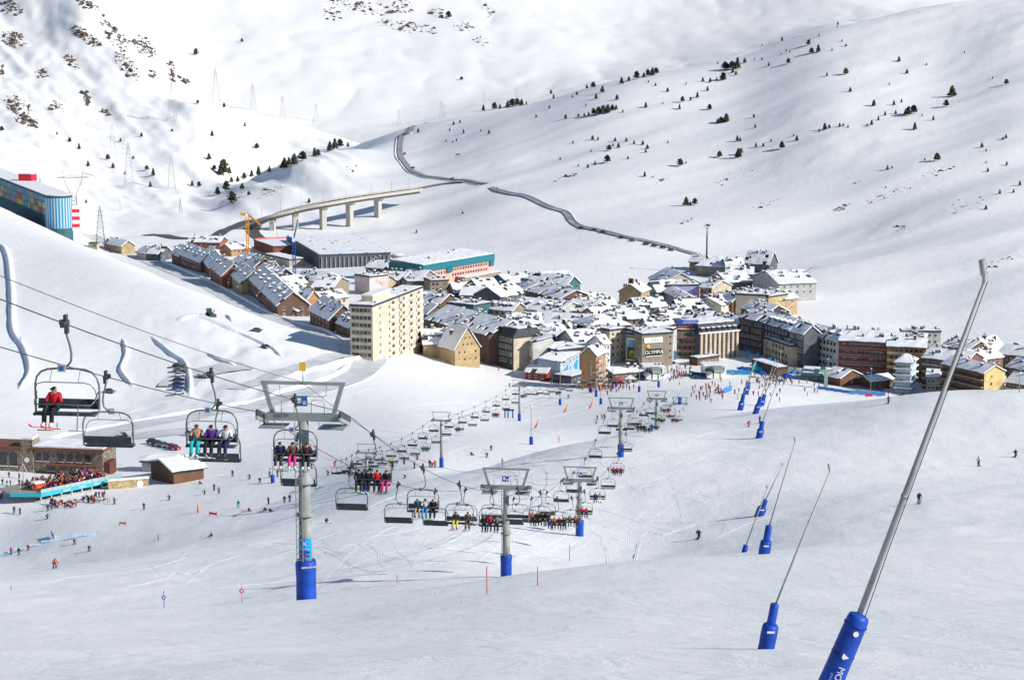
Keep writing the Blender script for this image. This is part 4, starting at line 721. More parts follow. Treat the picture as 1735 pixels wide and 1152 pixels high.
for i in range(len(oo)-1):
    (x0, y0), (x1, y1) = oo[i], oo[i+1]; dx, dy = x1-x0, y1-y0; l = math.hypot(dx, dy)
    MB().box(((x0+x1)/2, (y0+y1)/2, h/2-.5), (l*.98, .12, h-.4), STR[i % 2], math.atan2(dy, dx)).obj('striped_panel', t)
PC = [M('panel_red', (.36, .05, .06), .6), M('panel_yellow', (.62, .45, .06), .6), M('panel_blue', (.04, .22, .38), .6), M('panel_grey', (.22, .25, .26), .6), M('panel_teal', (.03, .25, .30), .6)]
for k in range(40):
    for r in range(3): MB().box((Ln*(k+.5)/40, -.1, h-1.6-3.0*r), (Ln/40*.97, .12, 2.7), random.choice(PC if r else PC[2:]), 0).obj('facade_panel', t)
u = pz(32, 305, ze+.8); v = pz(63, 305, ze+.8)
p = pz(47, 307, ze+.5); t2 = thing('roof_box', 'bright red box structure on the snowy roof of the striped building', 'roof structure', p, rz+.9); MB().box((0, 0, 1.8), (7.5, 6, 4), M('bright_red', (.72, .02, .05), .5)).obj('shell', t2); MB().box((-3.8, 0, 1.8), (.1, 5.6, 3.4), WM('palepink')).obj('side_panel', t2); MB().box((0, 0, 3.95), (7.7, 6.2, .3), RSNOW).obj('roof_snow', t2)
p = pz(129, 388, -101.0); t3 = thing('striped_tower', 'narrow red and white striped stair tower at the end of the blue striped building', 'tower', p, .3)
for k in range(7): MB().box((0, 0, k*1.75), (3.4, 3.4, 1.74), MATS['bright_red'] if k % 2 else WHITEP).obj('stripe_storey', t3)
p = G(157, 421); t = thing('green_roof_hut', 'small beige hut with a green roof beside the dark pylon', 'hut', p, -.25); MB().box((0, 1.8, 1.2), (5.6, 3.6, 3.6), WM('beige')).obj('wall', t); MB().extr([(-.3, 3.0), (3.9, 3.5), (3.9, 3.7), (-.3, 3.2)], -3.1, 3.1, M('green_roof', (.06, .16, .07), .6)).obj('roof', t); new('window', win_mesh(FRD), t, (1.0, -.002, 1.6), 0, (1.0, 1, 1.0))
# --- restaurant with sun terrace
GL = M('clear_rail_glass', (.35, .45, .47), .2, .1)
STN = M('rubble_stone', (.24, .20, .16), .9, .45, 1.6, .05); RUST = M('rust_fascia', (.20, .075, .045), .7, .15)
def local_build(t): return t
A_, B_ = G(57, 800), G(175, 806); rz = math.atan2(B_.y-A_.y, B_.x-A_.x); Lr = (B_-A_).length
t = thing('mountain_restaurant', 'stone mountain restaurant with rust-red roof edge and big windows', 'restaurant', A_, rz); h = 6.4
MB().box((Lr/2, 5, h/2-.5), (Lr, 10, h+1), STN).obj('wall', t); r_ = MB().box((Lr/2, 5, h+.35), (Lr+1.2, 11.4, .7), RUST).obj('roof', t); sm = MB(); snow_sheet(sm, [V(-.4, -.5, h+.72), V(Lr+.4, -.5, h+.72), V(Lr+.4, 10.5, h+.72), V(-.4, 10.5, h+.72)], 10, 5, .4); sm.obj('roof_snow', r_)
for x in (.08, .19, .40, .53, .66, .79): new('window', win_mesh(FRD), t, (Lr*x, -.002, h*.68), 0, (1.5, 1, 2.2))
for x in (.25, .42, .58, .72): new('window', win_mesh(FRD), t, (Lr*x, -.002, 1.6), 0, (2.1, 1, 1.8))
MB().box((-1.6, 2, h/2+.8), (3.4, 5, h+3.6), STN).box((-1.6, 2, h+2.8), (3.0, 4, .5), RSNOW).obj('chimney_tower', t); MB().lathe((-1.6, -.56, h*.55), [(.7, 0), (.7, .1)], WHITEP, 16, axis=Matrix.Rotation(PI/2, 3, 'X')).obj('round_emblem', t)
MB().box((Lr*.6, -1.0, h*.40), (Lr*.7, 2.0, .25), RUST).obj('canopy', t); MB().box((Lr+.7, 3, 1.6), (2.0, 5, 3.6), M('rust_cladding', (.13, .045, .035), .7)).obj('side_annex', t)
MB().box((-9.8, 4, h/2-.3), (13, 9, h+.6), STN).obj('left_wing', t); MB().box((-9.8, 4, h+.3), (14, 10.4, .6), RUST).obj('left_roof', t)
for i in range(4): new('window', win_mesh(FRD), t, (-14.4+3.0*i, -.502, h*.55), 0, (2.2, 1, 3.6))
# terrace
ta, tb, tc = G(28, 826), G(70, 851), G(206, 822)
def terrace():
    zt_ = max(ta.z, tb.z, tc.z)+2.3; q = [Vector((v.x, v.y, 0)) for v in (tb, tc)]; ex = (q[1]-q[0]); Lt = ex.length; ex.normalize(); ey = Vector((-ex.y, ex.x, 0)); rz = math.atan2(ex.y, ex.x)
    t = thing('sun_terrace', 'raised wooden sun terrace with turquoise edge in front of the stone restaurant', 'terrace', (tb.x, tb.y, zt_), rz); Dt = 13.0
    MB().prism([(0, 0), (Lt, 0), (Lt, Dt), (-4, Dt), (-5, 6)], -.35, 0, M('terrace_planks', (.34, .30, .27), .8, .2, 1.5)).obj('deck', t); sm = MB(); snow_sheet(sm, [V(.4, .4, .01), V(Lt-.4, .4, .01), V(Lt-.4, 4, .01), V(.4, 4, .01)], 14, 3, .10, .4); sm.obj('deck_snow', t)
    TQ = M('turquoise_fascia', (.03, .42, .52), .5); MB().box((Lt/2, -.1, -.45), (Lt, .18, 1.0), TQ).obj('fascia', t); MB().box((-2.55, 3, -.45), (math.hypot(5, 6), .18, 1.0), TQ, math.atan2(6, -5)).obj('fascia', t)
    text('CALLA            CALLA            CALLA', .75, WHITEP, t, (Lt/2, -.23, -.42), (PI/2, 0, 0), 'fascia_lettering', ex=.01)
    for i in range(9): MB().box((Lt*i/8, .1, -1.8), (.3, .3, 3.2), CONC).obj('post', t)
    MB().box((Lt/2, 2.2, -1.9), (Lt-.5, .3, 3.0), WM('dark')).obj('lower_wall', t)
    for i in range(14): MB().box((Lt*(i+.5)/14, .02, .5), (Lt/14*.94, .04, .95), GL).obj('glass_panel', t)
    for i in range(15): MB().box((Lt*i/14, .02, .52), (.07, .07, 1.05), STEEL).obj('rail_post', t)
    mb = MB().path([(0, 0, 0), (0, 0, 9)], .07, STEEL, 6)
    for k in range(5): mb.path([(0, 0, 7), (math.cos(k*1.26)*3.2, math.sin(k*1.26)*3.2, .1)], .04, WHITEP, 4)
    MB.obj(mb, 'teepee_mast', t, (-.6, 6.5, 0)); MB().box((0, 0, .9), (2.6, 1.8, 1.8), M('red_kiosk', (.55, .07, .03), .6)).box((0, 0, 1.95), (2.9, 2.1, .3), RSNOW).obj('kiosk', t, (2.0, 4.0, 0))
    return t, Lt, Dt, zt_, rz
TER = terrace()
w_ = thing('stone_ramp_wall', 'curved tan stone ramp wall with a white round emblem right of the terrace', 'wall', G(216, 826), .35); MB().extr([(-.5, -1), (.5, -1), (.5, 2.2), (-.5, 2.2)], -5, 5.5, M('tan_stone', (.42, .33, .18), .9, .3, 1.5)).obj('wall', w_); MB().extr([(-.7, 2.2), (.7, 2.2), (.6, 2.6), (-.6, 2.6)], -5.1, 5.6, RSNOW).obj('snow_cap', w_); MB().lathe((3.2, -.52, .9), [(.85, 0), (.85, .06)], WHITEP, 20, axis=Matrix.Rotation(PI/2, 3, 'X')).obj('round_emblem', w_)
b = B('store_shed', 'brown wooden shed with wide snow roof right of the restaurant terrace', (294,800), (345,791), 3.2, 14, 'brown', cat='shed', ymin=420); b.roof('gx', 1.6, oh=.8, th=.5)
b = B('small_shed', 'small snow covered shed behind the brown wooden shed', (240,783), (290,783), 2.6, 6, 'lgrey', cat='shed', ymin=420); b.roof('gx', 1.4, oh=.5, th=.5)
# ------------------------------------------------------------------ people
SKINM = M('skin', (.52, .30, .21), .6, .08); BOOT = M('ski_boot', (.05, .05, .06), .5, .2); BOOTW = M('light_boot', (.55, .56, .56), .5, .1)
CL = dict(red=(.62,.015,.03), black=(.012,.013,.016), charcoal=(.04,.04,.05), navy=(.012,.02,.07), blue=(.01,.09,.45), sky=(.03,.30,.68), teal=(.0,.10,.13), turquoise=(.0,.42,.48), white=(.70,.72,.74), purple=(.11,.03,.28), pink=(.68,.03,.20), green=(.04,.45,.05), yellow=(.68,.60,.02), orange=(.72,.13,.03), brown=(.13,.07,.045), beige=(.45,.30,.20), plum=(.06,.02,.035), grey=(.20,.21,.23), lime=(.35,.60,.04))
def CM(k): return M('cloth_'+k, CL[k], .8, .18, 9.0, .012, bscale=14)
POSE = {
 'seated': dict(hip=(0,0,.12), ab=(0,.05,.32), chest=(0,.06,.48), neck=(0,.03,.64), head=(0,.0,.76), top=(0,.0,.86), sh=(.18,.05,.58), el=(.29,-.06,.33), ha=(.17,-.34,.27), th=(.10,0,.10), kn=(.14,-.46,.13), an=(.14,-.52,-.34), to=(.15,-.72,-.39)),
 'stand': dict(hip=(0,.02,.93), ab=(0,.02,1.1), chest=(0,.0,1.28), neck=(0,-.01,1.47), head=(0,-.03,1.6), top=(0,-.02,1.71), sh=(.18,.0,1.4), el=(.29,-.02,1.12), ha=(.28,-.24,.98), th=(.1,.02,.9), kn=(.12,-.05,.5), an=(.13,.04,.11), to=(.14,-.18,.06)),
 'ski': dict(hip=(0,.2,.72), ab=(0,.1,.86), chest=(0,-.04,1.02), neck=(0,-.16,1.16), head=(0,-.22,1.28), top=(0,-.22,1.39), sh=(.18,-.06,1.1), el=(.33,-.2,.9), ha=(.33,-.46,.86), th=(.1,.18,.7), kn=(.15,-.16,.45), an=(.15,.02,.11), to=(.16,-.2,.06)),
 'side': dict(hip=(.12,.05,.78), ab=(.05,.02,.94), chest=(-.04,-.02,1.1), neck=(-.08,-.05,1.28), head=(-.10,-.07,1.4), top=(-.10,-.07,1.51), sh=(.19,-.02,1.21), el=(.36,-.08,1.02), ha=(.40,-.3,.95), th=(.11,.05,.74), kn=(.05,-.12,.44), an=(-.12,.02,.11), to=(-.12,-.2,.06)),
 'sit': dict(hip=(0,.1,.14), ab=(0,.16,.34), chest=(0,.14,.5), neck=(0,.1,.67), head=(0,.06,.79), top=(0,.06,.89), sh=(.18,.12,.61), el=(.3,.1,.38), ha=(.26,-.18,.32), th=(.1,.08,.14), kn=(.16,-.32,.42), an=(.16,-.66,.12), to=(.16,-.8,.2)),
}
REG = {'hip':1,'ab':0,'chest':0,'neck':0,'head':2,'top':3,'sh':0,'el':0,'ha':4,'th':1,'kn':1,'an':1,'to':5}
RAD = dict(hip=.155, ab=.155, chest=.185, neck=.075, head=.115, top=.095, sh=.095, el=.07, ha=.055, th=.115, kn=.09, an=.085, to=.06)
def body(pose):
    P = POSE[pose]; names = ['hip','ab','chest','neck','head','top']; co = [P[n] for n in names]; ed = [(i, i+1) for i in range(5)]; key = list(names)
    for s in (-1, 1):
        for chain, root in ((('sh','el','ha'), 2), (('th','kn','an','to'), 0)):
            pr = root
            for n in chain:
                x, y, z = P[n]
                if pose == 'side': cx = P['chest'][0] if n in ('sh','el','ha') else (P['hip'][0] if n == 'th' else x); x = cx+s*abs(x-P['chest'][0])*.85 if n in ('sh','el','ha') else (cx+s*.1 if n == 'th' else x+s*.12)
                else: x = s*x
                co.append((x, y, z)); key.append(n); ed.append((pr, len(co)-1)); pr = len(co)-1
    me = bpy.data.meshes.new('b'); me.from_pydata(co, ed, []); o = bpy.data.objects.new('b', me); COL.objects.link(o); o.modifiers.new('s', 'SKIN')
    for i, n in enumerate(key): sv = me.skin_vertices[0].data[i]; sv.radius = (RAD[n]*(1.15 if n in ('chest','hip','ab') else 1), RAD[n]); sv.use_root = (i == 0)
    sb = o.modifiers.new('d', 'SUBSURF'); sb.levels = 1; sb.render_levels = 1
    dg = bpy.context.evaluated_depsgraph_get(); out = bpy.data.meshes.new_from_object(o.evaluated_get(dg)); bpy.data.objects.remove(o)
    out.name = 'person_'+pose; out.materials.clear()
    for m in (CM('red'), CM('black'), SKINM, BLACK, CM('black'), BOOT): out.materials.append(m)
    segs = [(Vector(co[a]), Vector(co[b]), REG[key[b]]) for a, b in ed]
    for f in out.polygons:
        c = f.center; best, reg = 9, 0
        for a, b, r in segs:
            d = b-a; t = max(0, min(1, (c-a).dot(d)/max(d.length_squared, 1e-9))); dd = (a+d*t-c).length
            if dd < best: best, reg = dd, r
        if reg in (2, 3): reg = 3 if (c.z > co[4][2]+.03 or (c.y > co[4][1]+.02 and c.z > co[4][2]-.06)) else 2
        f.material_index = reg; f.use_smooth = True
    return out
BODY = {k: body(k) for k in POSE}
gog = MB().box((0, 0, 0), (.165, .06, .06), M('goggle_lens', (.07, .05, .03), .15, .3, 20)).mesh('goggles')
SKI = {}
def ski_mesh(k):
    if k not in SKI: mb = MB(); mb.add([(-.05, .75, 0), (.05, .75, 0), (.045, -.7, 0), (-.045, -.7, 0), (0, -.9, .09), (-.05, .75, .03), (.05, .75, .03), (.045, -.7, .03), (-.045, -.7, .03), (0, -.88, .12)], [(0, 3, 2, 1), (5, 6, 7, 8), (0, 1, 6, 5), (1, 2, 7, 6), (2, 4, 9, 7), (4, 3, 8, 9), (3, 0, 5, 8), (7, 9, 8), (2, 3, 4)], CM(k)); SKI[k] = mb.mesh('ski')
    return SKI[k]
POLE = MB().path([(0, 0, 0), (.03, .25, -.85)], .016, DSTEEL, 5).mesh('ski_pole')
def person(label, pose, loc, rz, jk, tr, helm='black', skis='black', detail=True, scale=1.0, group=None, poles=True, boots=None, parent=None):
    o = new('person', BODY[pose], None, loc, rz, (scale,)*3, label, 'person', group)
    for i, m in ((0, CM(jk)), (1, CM(tr)), (3, CM(helm)), (5, boots or BOOT)): o.material_slots[i].link = 'OBJECT'; o.material_slots[i].material = m
    if detail:
        P = POSE[pose]; h = P['head']; new('goggles', gog, o, (h[0], h[1]-.10, h[2]+.015))
        if skis:
            for s in (-1, 1):
                t = P['to']; x = (t[0]+s*.12) if pose == 'side' else s*t[0]
                if pose == 'seated': new('ski', ski_mesh(skis), o, (x, t[1]+.1, t[2]-.09), rot=(R(-14), 0, s*R(5)))
                elif pose != 'sit': new('ski', ski_mesh(skis), o, (x, 0, .005))
        if poles and pose in ('ski', 'stand', 'side'):
            for s in (-1, 1): hh = P['ha']; x = (POSE['side']['chest'][0]+s*.37) if pose == 'side' else s*hh[0]; new('ski_pole', POLE, o, (x, hh[1], hh[2]+.04))
    return o
# ------------------------------------------------------------------ main chairlift
LDX = .124; LRZ = -math.atan(LDX); XM = lambda y: -26.15+LDX*y; GA = 2.4
KN = [(-30, 22), (20, 4.5), (115, -22.4), (206, -47.7), (290, -66.2), (374, -71.8), (500, -93.7), (640, -121.5), (735, -131.5)]; SAG = [1, 1.0, 2.2, 2.2, 2.6, 3.0, 3.0, 1.5]
def rz_(y):
    for i in range(len(KN)-1):
        (a, za), (b, zb) = KN[i], KN[i+1]
        if y <= b: t = (y-a)/(b-a); return za+(zb-za)*t-4*SAG[i]*t*(1-t)
    return KN[-1][1]
def rope(name, label, off, zo=0, r=.024, y0=-30, y1=735):
    pts = [(XM(y)+off, y, rz_(y)+zo) for y in np.concatenate([np.arange(y0, 380, 3.0), np.arange(380, y1+.1, 6.0)])]
    mb = MB().path(pts, r, DSTEEL, 5); return mb.obj(name, label=label, cat='cable')
rope('haul_rope', 'steel rope of the chairlift carrying the occupied chairs uphill', GA); rope('haul_rope', 'steel rope of the chairlift carrying the empty chairs down', -GA)
rope('signal_cable', 'thin signal cable strung along the tops of the chairlift towers', 0, 1.75, .016)
SIGNB = M('sign_blue_light', (.01, .28, .66), .5, .05); SIGNW = M('sign_blue_mid', (.02, .12, .42), .5)
sheave = MB().lathe((0, 0, 0), [(.2, -.05), (.24, -.05), (.2, 0), (.24, .05), (.2, .05)], DSTEEL, 12, axis=Matrix.Rotation(PI/2, 3, 'Y')).mesh('sheave')
def tower(lab, y, full=True, px=None, base=None):
    zr = rz_(y); x = XM(y); p = GZ(x, y); t = thing('lift_tower', lab, 'lift tower', p, LRZ); H = zr-p.z; A = H-.45
    MB().lathe((0, 0, -1.2), [(.58, 0), (.60, .2), (.58, 2.6), (.62, 3.4), (.55, 3.6)], BLUE, 16).obj('pad', t)
    s1, s2 = 2.4+(A-2.4)*.32, 2.4+(A-2.4)*.55
    MB().lathe((0, 0, 2.2), [(.39, 0), (.37, s1-2.2)], STEEL, 14).obj('lower_shaft', t); MB().lathe((0, 0, s1), [(.56, 0), (.56, .12), (.36, .13), (.34, s2-s1)], STEEL, 14).obj('middle_shaft', t)
    MB().lathe((0, 0, s2), [(.54, 0), (.54, .12), (.32, .5), (.28, A-s2)], STEEL, 14).obj('upper_shaft', t)
    mb = MB().box((-.18, -.52, (A+2.4)/2), (.05, .05, A-2.4), STEEL).box((.18, -.52, (A+2.4)/2), (.05, .05, A-2.4), STEEL)
    for k in range(int((A-2.4)/.4)): mb.box((0, -.52, 2.5+k*.4), (.33, .04, .04), STEEL)
    mb.obj('ladder', t, (-.22, 0, 0))
    ca = MB().box((0, 0, A+.2), (4.3, .42, .42), GREY).obj('crossarm', t)
    for s in (-1, 1):
        tr = MB().box((0, 0, -.18), (.12, 2.8, .2), GREY).box((0, 0, .02), (.08, 2.0, .12), DSTEEL).obj('sheave_train', t, (s*GA, 0, H-.3), 0); tr.rotation_euler = (math.atan((rz_(y+3)-rz_(y-3))/6), 0, 0)
        for k in range(6): new('sheave', sheave, tr, (0, -1.25+.5*k, .08))
        MB().box((s*1.72, 0, A-.35), (1.5, 1.5, .06), GREY).box((s*1.72, -.7, A+.1), (1.4, .03, .03), GREY).box((s*1.72, -.7, A+.5), (1.4, .03, .03), GREY).box((s*1.05, -.7, A+.1), (.03, .03, .9), GREY).box((s*2.38, -.7, A+.1), (.03, .03, .9), GREY).obj('catwalk', t)
        MB().path([(s*.5, -.15, A+.4), (s*.5, -.15, A+1.1), (s*.6, -.15, A+1.2), (s*1.15, -.15, A+1.2), (s*1.25, -.15, A+1.1), (s*1.25, -.15, A+.4)], .025, GREY, 5).obj('guard_loop', t)
        MB().extr([(-.16, A+.35), (.16, A+.35), (.12, A+2.1), (-.12, A+2.1)], -.13, .13, GREY).obj('lifting_arm', t, (s*1.75, 0, 0)).rotation_euler = (0, 0, 0)
    bar = MB().box((0, 0, A+2.15), (4.9, .18, .18), GREY).path([(-1.35, 0, A+2.0), (-1.35, 0, A+1.5), (-1.2, 0, A+1.4), (1.2, 0, A+1.4), (1.35, 0, A+1.5), (1.35, 0, A+2.0)], .025, GREY, 5).obj('top_bar', t)
    for o in t.children:
        if o.name.startswith('lifting_arm'):
            s = 1 if o.location.x > 0 else -1; o.data.transform(Matrix.Shear('XY', 4, (0, 0)) if False else Matrix.Identity(4))
            for v in o.data.vertices: v.co.x += s*(v.co.z-A-.35)*.30
    sg = MB().box((0, -.5, A+1.2), (.7, .05, .55), SIGNW).obj('number_board', t); MB().box((-.12, -.54, A+1.25), (.22, .02, .28), WHITEP).box((.18, -.54, A+1.12), (.16, .02, .18), WHITEP).obj('board_marks', sg)
    if full:
        w = MB(); n = 10; R0 = .405; vs = []
        for k in range(n+1): g = -PI/2+(k/n-.5)*2.4; vs += [(R0*math.cos(g), R0*math.sin(g), 2.5), (R0*math.cos(g), R0*math.sin(g), 3.75)]
        w.add(vs, [(2*k, 2*k+2, 2*k+3, 2*k+1) for k in range(n)], SIGNB, True); wr = w.obj('advert_wrap', t); zt_ = 3.75
        text('X', .42, WHITEP, wr, (.05, -.48, zt_-.3), (PI/2, 0, 0), 'emblem', ex=.01); text('grandvalira', .11, WHITEP, wr, (.05, -.48, zt_-.58), (PI/2, 0, 0), 'small_lettering', ex=.005)
        MB().box((.05, -.48, zt_-.78), (.6, .02, .14), SIGNW).obj('blue_strip', wr); MB().box((.05, -.48, zt_-1.0), (.6, .02, .14), M('sign_red', (.5, .02, .04))).obj('red_strip', wr)
        text('MORABANC', .16, WHITEP, t, (.3, -.55, 2.1), (PI/2, 0, R(28)), 'pad_lettering', ex=.01)
        MB().box((0, 0, A+3.1), (.36, .1, .5), YEL).obj('yellow_marker', t); MB().path([(.0, 0, A+2.2), (0, 0, A+2.9)], .03, GREY, 5).obj('marker_rod', t)
    return t
ORD = ['first','second','third','fourth','fifth','sixth','seventh','eighth','ninth','tenth','eleventh','twelfth','thirteenth','fourteenth','fifteenth','sixteenth','seventeenth','eighteenth','nineteenth','twentieth','twenty-first','twenty-second','twenty-third','twenty-fourth','twenty-fifth','twenty-sixth','twenty-seventh','twenty-eighth','twenty-ninth','thirtieth','thirty-first','thirty-second','thirty-third','thirty-fourth','thirty-fifth','thirty-sixth']
for y, lab in ((115, 'nearest and largest grey lift tower with ladder, blue pad and light blue wrap'), (206, 'second grey lift tower from the camera, its blue pad at mid picture'), (290, 'third grey lift tower from the camera, right of the second one'), (374, 'fourth lift tower, alone on the snow edge above the third one'), (500, 'fifth lift tower, half hidden behind the snow edge near the plaza'), (640, 'farthest lift tower of the main line close to the plaza station')):
    tower(lab, y, y < 200)
# chairs
TUBE = M('chair_tube', (.16, .17, .165), .4, .1, 4, metal=.4); SEATM = M('seat_vinyl', (.035, .05, .054), .5, .25, 3)
cm = {}
cm['grip'] = MB().box((0, 0, 0), (.16, .55, .2), DSTEEL).box((0, .1, .18), (.1, .22, .24), DSTEEL).box((.1, -.1, -.16), (.12, .2, .3), DSTEEL).box((-.12, .05, .05), (.14, .18, .16), DSTEEL).mesh('grip')
cm['hanger'] = MB().path([(0, 0, -.1), (.06, 0, -.4), (.16, 0, -.75), (.2, 0, -1.05), (.17, 0, -1.3), (.04, 0, -1.45), (-.25, 0, -1.53)], .04, TUBE, 7).mesh('hanger')
arch = [(-1.05, -.35, -3.1), (-1.12, -.02, -3.05), (-1.13, .02, -2.6), (-1.13, .02, -2.1), (-1.06, .01, -1.84), (-.9, 0, -1.66), (-.66, 0, -1.57), (-.3, 0, -1.54), (.3, 0, -1.54), (.66, 0, -1.57), (.9, 0, -1.66), (1.06, .01, -1.84), (1.13, .02, -2.1), (1.13, .02, -2.6), (1.12, -.02, -3.05), (1.05, -.35, -3.1)]
cm['frame'] = MB().path(arch, .036, TUBE, 7).mesh('frame')
cm['seat'] = MB().extr([(-.48, -3.09), (-.02, -3.12), (.02, -3.03), (-.46, -3.0)], -1.06, 1.06, SEATM).mesh('seat')
cm['backrest'] = MB().extr([(.03, -2.94), (.10, -2.92), (.18, -2.62), (.12, -2.60)], -1.06, 1.06, SEATM).mesh('backrest')
cm['bar_down'] = MB().path([(-1.08, .02, -2.35), (-1.05, -.3, -2.62), (-1.0, -.5, -2.7), (1.0, -.5, -2.7), (1.05, -.3, -2.62), (1.08, .02, -2.35)], .024, TUBE, 6).mesh('safety_bar')
for s in (-.55, .55): pass
foot = MB()
for s in (-.55, .55): foot.path([(s, -.5, -2.7), (s, -.62, -3.2), (s, -.7, -3.55)], .02, TUBE, 5).path([(s-.3, -.7, -3.55), (s+.3, -.7, -3.55)], .02, TUBE, 5)
cm['foot'] = foot.mesh('footrest')
cm['bar_up'] = MB().path([(-1.08, .02, -2.6), (-1.04, -.2, -2.2), (-.95, -.3, -2.03), (-.7, -.34, -1.96), (.7, -.34, -1.96), (.95, -.3, -2.03), (1.04, -.2, -2.2), (1.08, .02, -2.6)], .018, TUBE, 6).path([(-.5, 0, -1.55), (-.5, -.3, -1.97)], .012, TUBE, 4).path([(.5, 0, -1.55), (.5, -.3, -1.97)], .012, TUBE, 4).mesh('raised_bar')
cm['plate'] = MB().box((-.15, -.05, -1.52), (.28, .04, .26), M('number_plate', (.42, .46, .47), .5)).box((-.15, -.075, -1.52), (.16, .01, .15), SIGNW).mesh('number_plate')
def chair(lab, p, rz, occ, group, detail=True):
    t = thing('lift_chair', lab, 'lift chair', p, rz, group)
    for k, n in (('grip', 'grip'), ('hanger', 'hanger'), ('frame', 'frame'), ('seat', 'seat'), ('backrest', 'backrest'), ('plate', 'number_plate'), ('bar_up', 'raised_bar')): new(n, cm[k], t)
    if occ: new('safety_bar', cm['bar_down'], t); new('footrest', cm['foot'], t)
    return t
UP = [69, 87, 102.5, 123, 141, 158, 177, 196, 216, 234, 252, 270, 292, 312, 332, 352, 372, 396, 420, 446, 472, 498, 524, 550, 578, 606, 634, 662, 690]
RID = {69: [(-.4,'red','black','black')], 87: [(-.62,'beige','turquoise','brown'),(.02,'purple','black','black'),(.66,'white','navy','black')], 102.5: [(-.75,'navy','charcoal','charcoal'),(-.1,'brown','pink','black'),(.62,'plum','black','brown')],
  123: [(-.85,'black','black','black'),(-.28,'black','black','black'),(.28,'red','black','brown'),(.85,'black','pink','brown')], 141: [(-.35,'teal','beige','white'),(.2,'white','sky','navy'),(.75,'black','black','yellow')], 158: [(-.25,'charcoal','yellow','navy'),(.7,'brown','brown','teal')],
  177: [(-.65,'black','black','orange'),(-.1,'red','charcoal','teal'),(.5,'grey','plum','navy')], 216: [(-.8,'orange','black','brown'),(-.3,'black','black','black'),(.3,'black','black','black'),(.8,'black','charcoal','black')], 234: [(-.85,'navy','blue','black'),(-.3,'orange','black','orange'),(.28,'plum','plum','black'),(.85,'black','black','black')],
  252: [(-.2,'grey','charcoal','black'),(.5,'orange','black','red')], 270: [(-.3,'red','black','orange'),(.3,'pink','plum','red')], 292: [(-.3,'blue','navy','blue'),(.35,'beige','white','beige')], 332: [(-.6,'pink','black','red'),(0,'orange','black','red'),(.6,'pink','black','pink')], 396: [(-.6,'brown','brown','black'),(0,'black','black','brown'),(.6,'black','black','black')],
  420: [(-.5,'red','black','black'),(.3,'blue','navy','black')], 446: [(-.6,'navy','blue','black'),(.1,'sky','black','black'),(.6,'lime','black','black')], 472: [(-.4,'black','green','brown'),(.3,'green','black','black')], 498: [(-.5,'lime','black','blue'),(.1,'yellow','pink','black'),(.6,'black','black','black')], 524: [(-.3,'red','brown','red')], 550: [(-.6,'black','plum','black'),(0,'red','brown','red'),(.6,'beige','black','lime')], 578: [(-.5,'white','pink','black'),(.4,'grey','black','black')], 606: [(-.6,'red','red','black'),(0,'red','black','black'),(.6,'green','black','black')], 634: [(-.3,'teal','black','black')], 662: [(0,'red','black','black')]}
SPOT = {69: 'nearest chair at upper left', 87: 'chair left of the big tower', 102.5: 'chair in front of the big tower', 123: 'chair right of the big tower'}
for i, y in enumerate(UP):
    p = (XM(y)+GA, y, rz_(y)); occ = RID.get(y, [])
    lab = (f'{SPOT[y]}, with safety bar down' if y in SPOT else f'{ORD[i]} chair from the upper left on the uphill rope, '+(f'with {len(occ)} riders' if len(occ) > 1 else ('with one rider' if occ else 'empty')))
    ch = chair(lab.replace('nearest chair', 'nearest lift chair'), p, LRZ, bool(occ), 'chairs on the uphill rope')
    m = Matrix.Rotation(LRZ, 3, 'Z')
    for k, (sx, jk, tr, he) in enumerate(occ):
        q = Vector(p)+m@Vector((sx, -.18, -2.99)); w = SPOT.get(y, f'{ORD[i]} uphill chair from the upper left'); side = ['left', 'second', 'third', 'right'][k] if len(occ) == 4 else (['left', 'middle', 'right'][k] if len(occ) == 3 else (['left', 'right'][k] if len(occ) == 2 else 'only'))
        person(f'{side} rider in {jk} jacket and {tr} trousers on {w}', 'seated', q, LRZ+random.uniform(-.15, .15), jk, tr, he, random.choice(['black', 'white', 'green', 'red', 'grey']), y < 330, boots=BOOTW if y in (69, 102.5) else None)
DN = [88, 106, 124, 140, 158, 176, 194, 213, 232, 250, 268, 287, 306, 326, 346, 366, 386, 410, 434, 460, 486, 512, 538, 566, 594, 622, 650, 680]
for i, y in enumerate(DN):
    chair(f'{ORD[i]} empty chair from the upper left on the downhill rope', (XM(y)-GA, y, rz_(y)), LRZ+PI, False, 'empty chairs on the downhill rope')
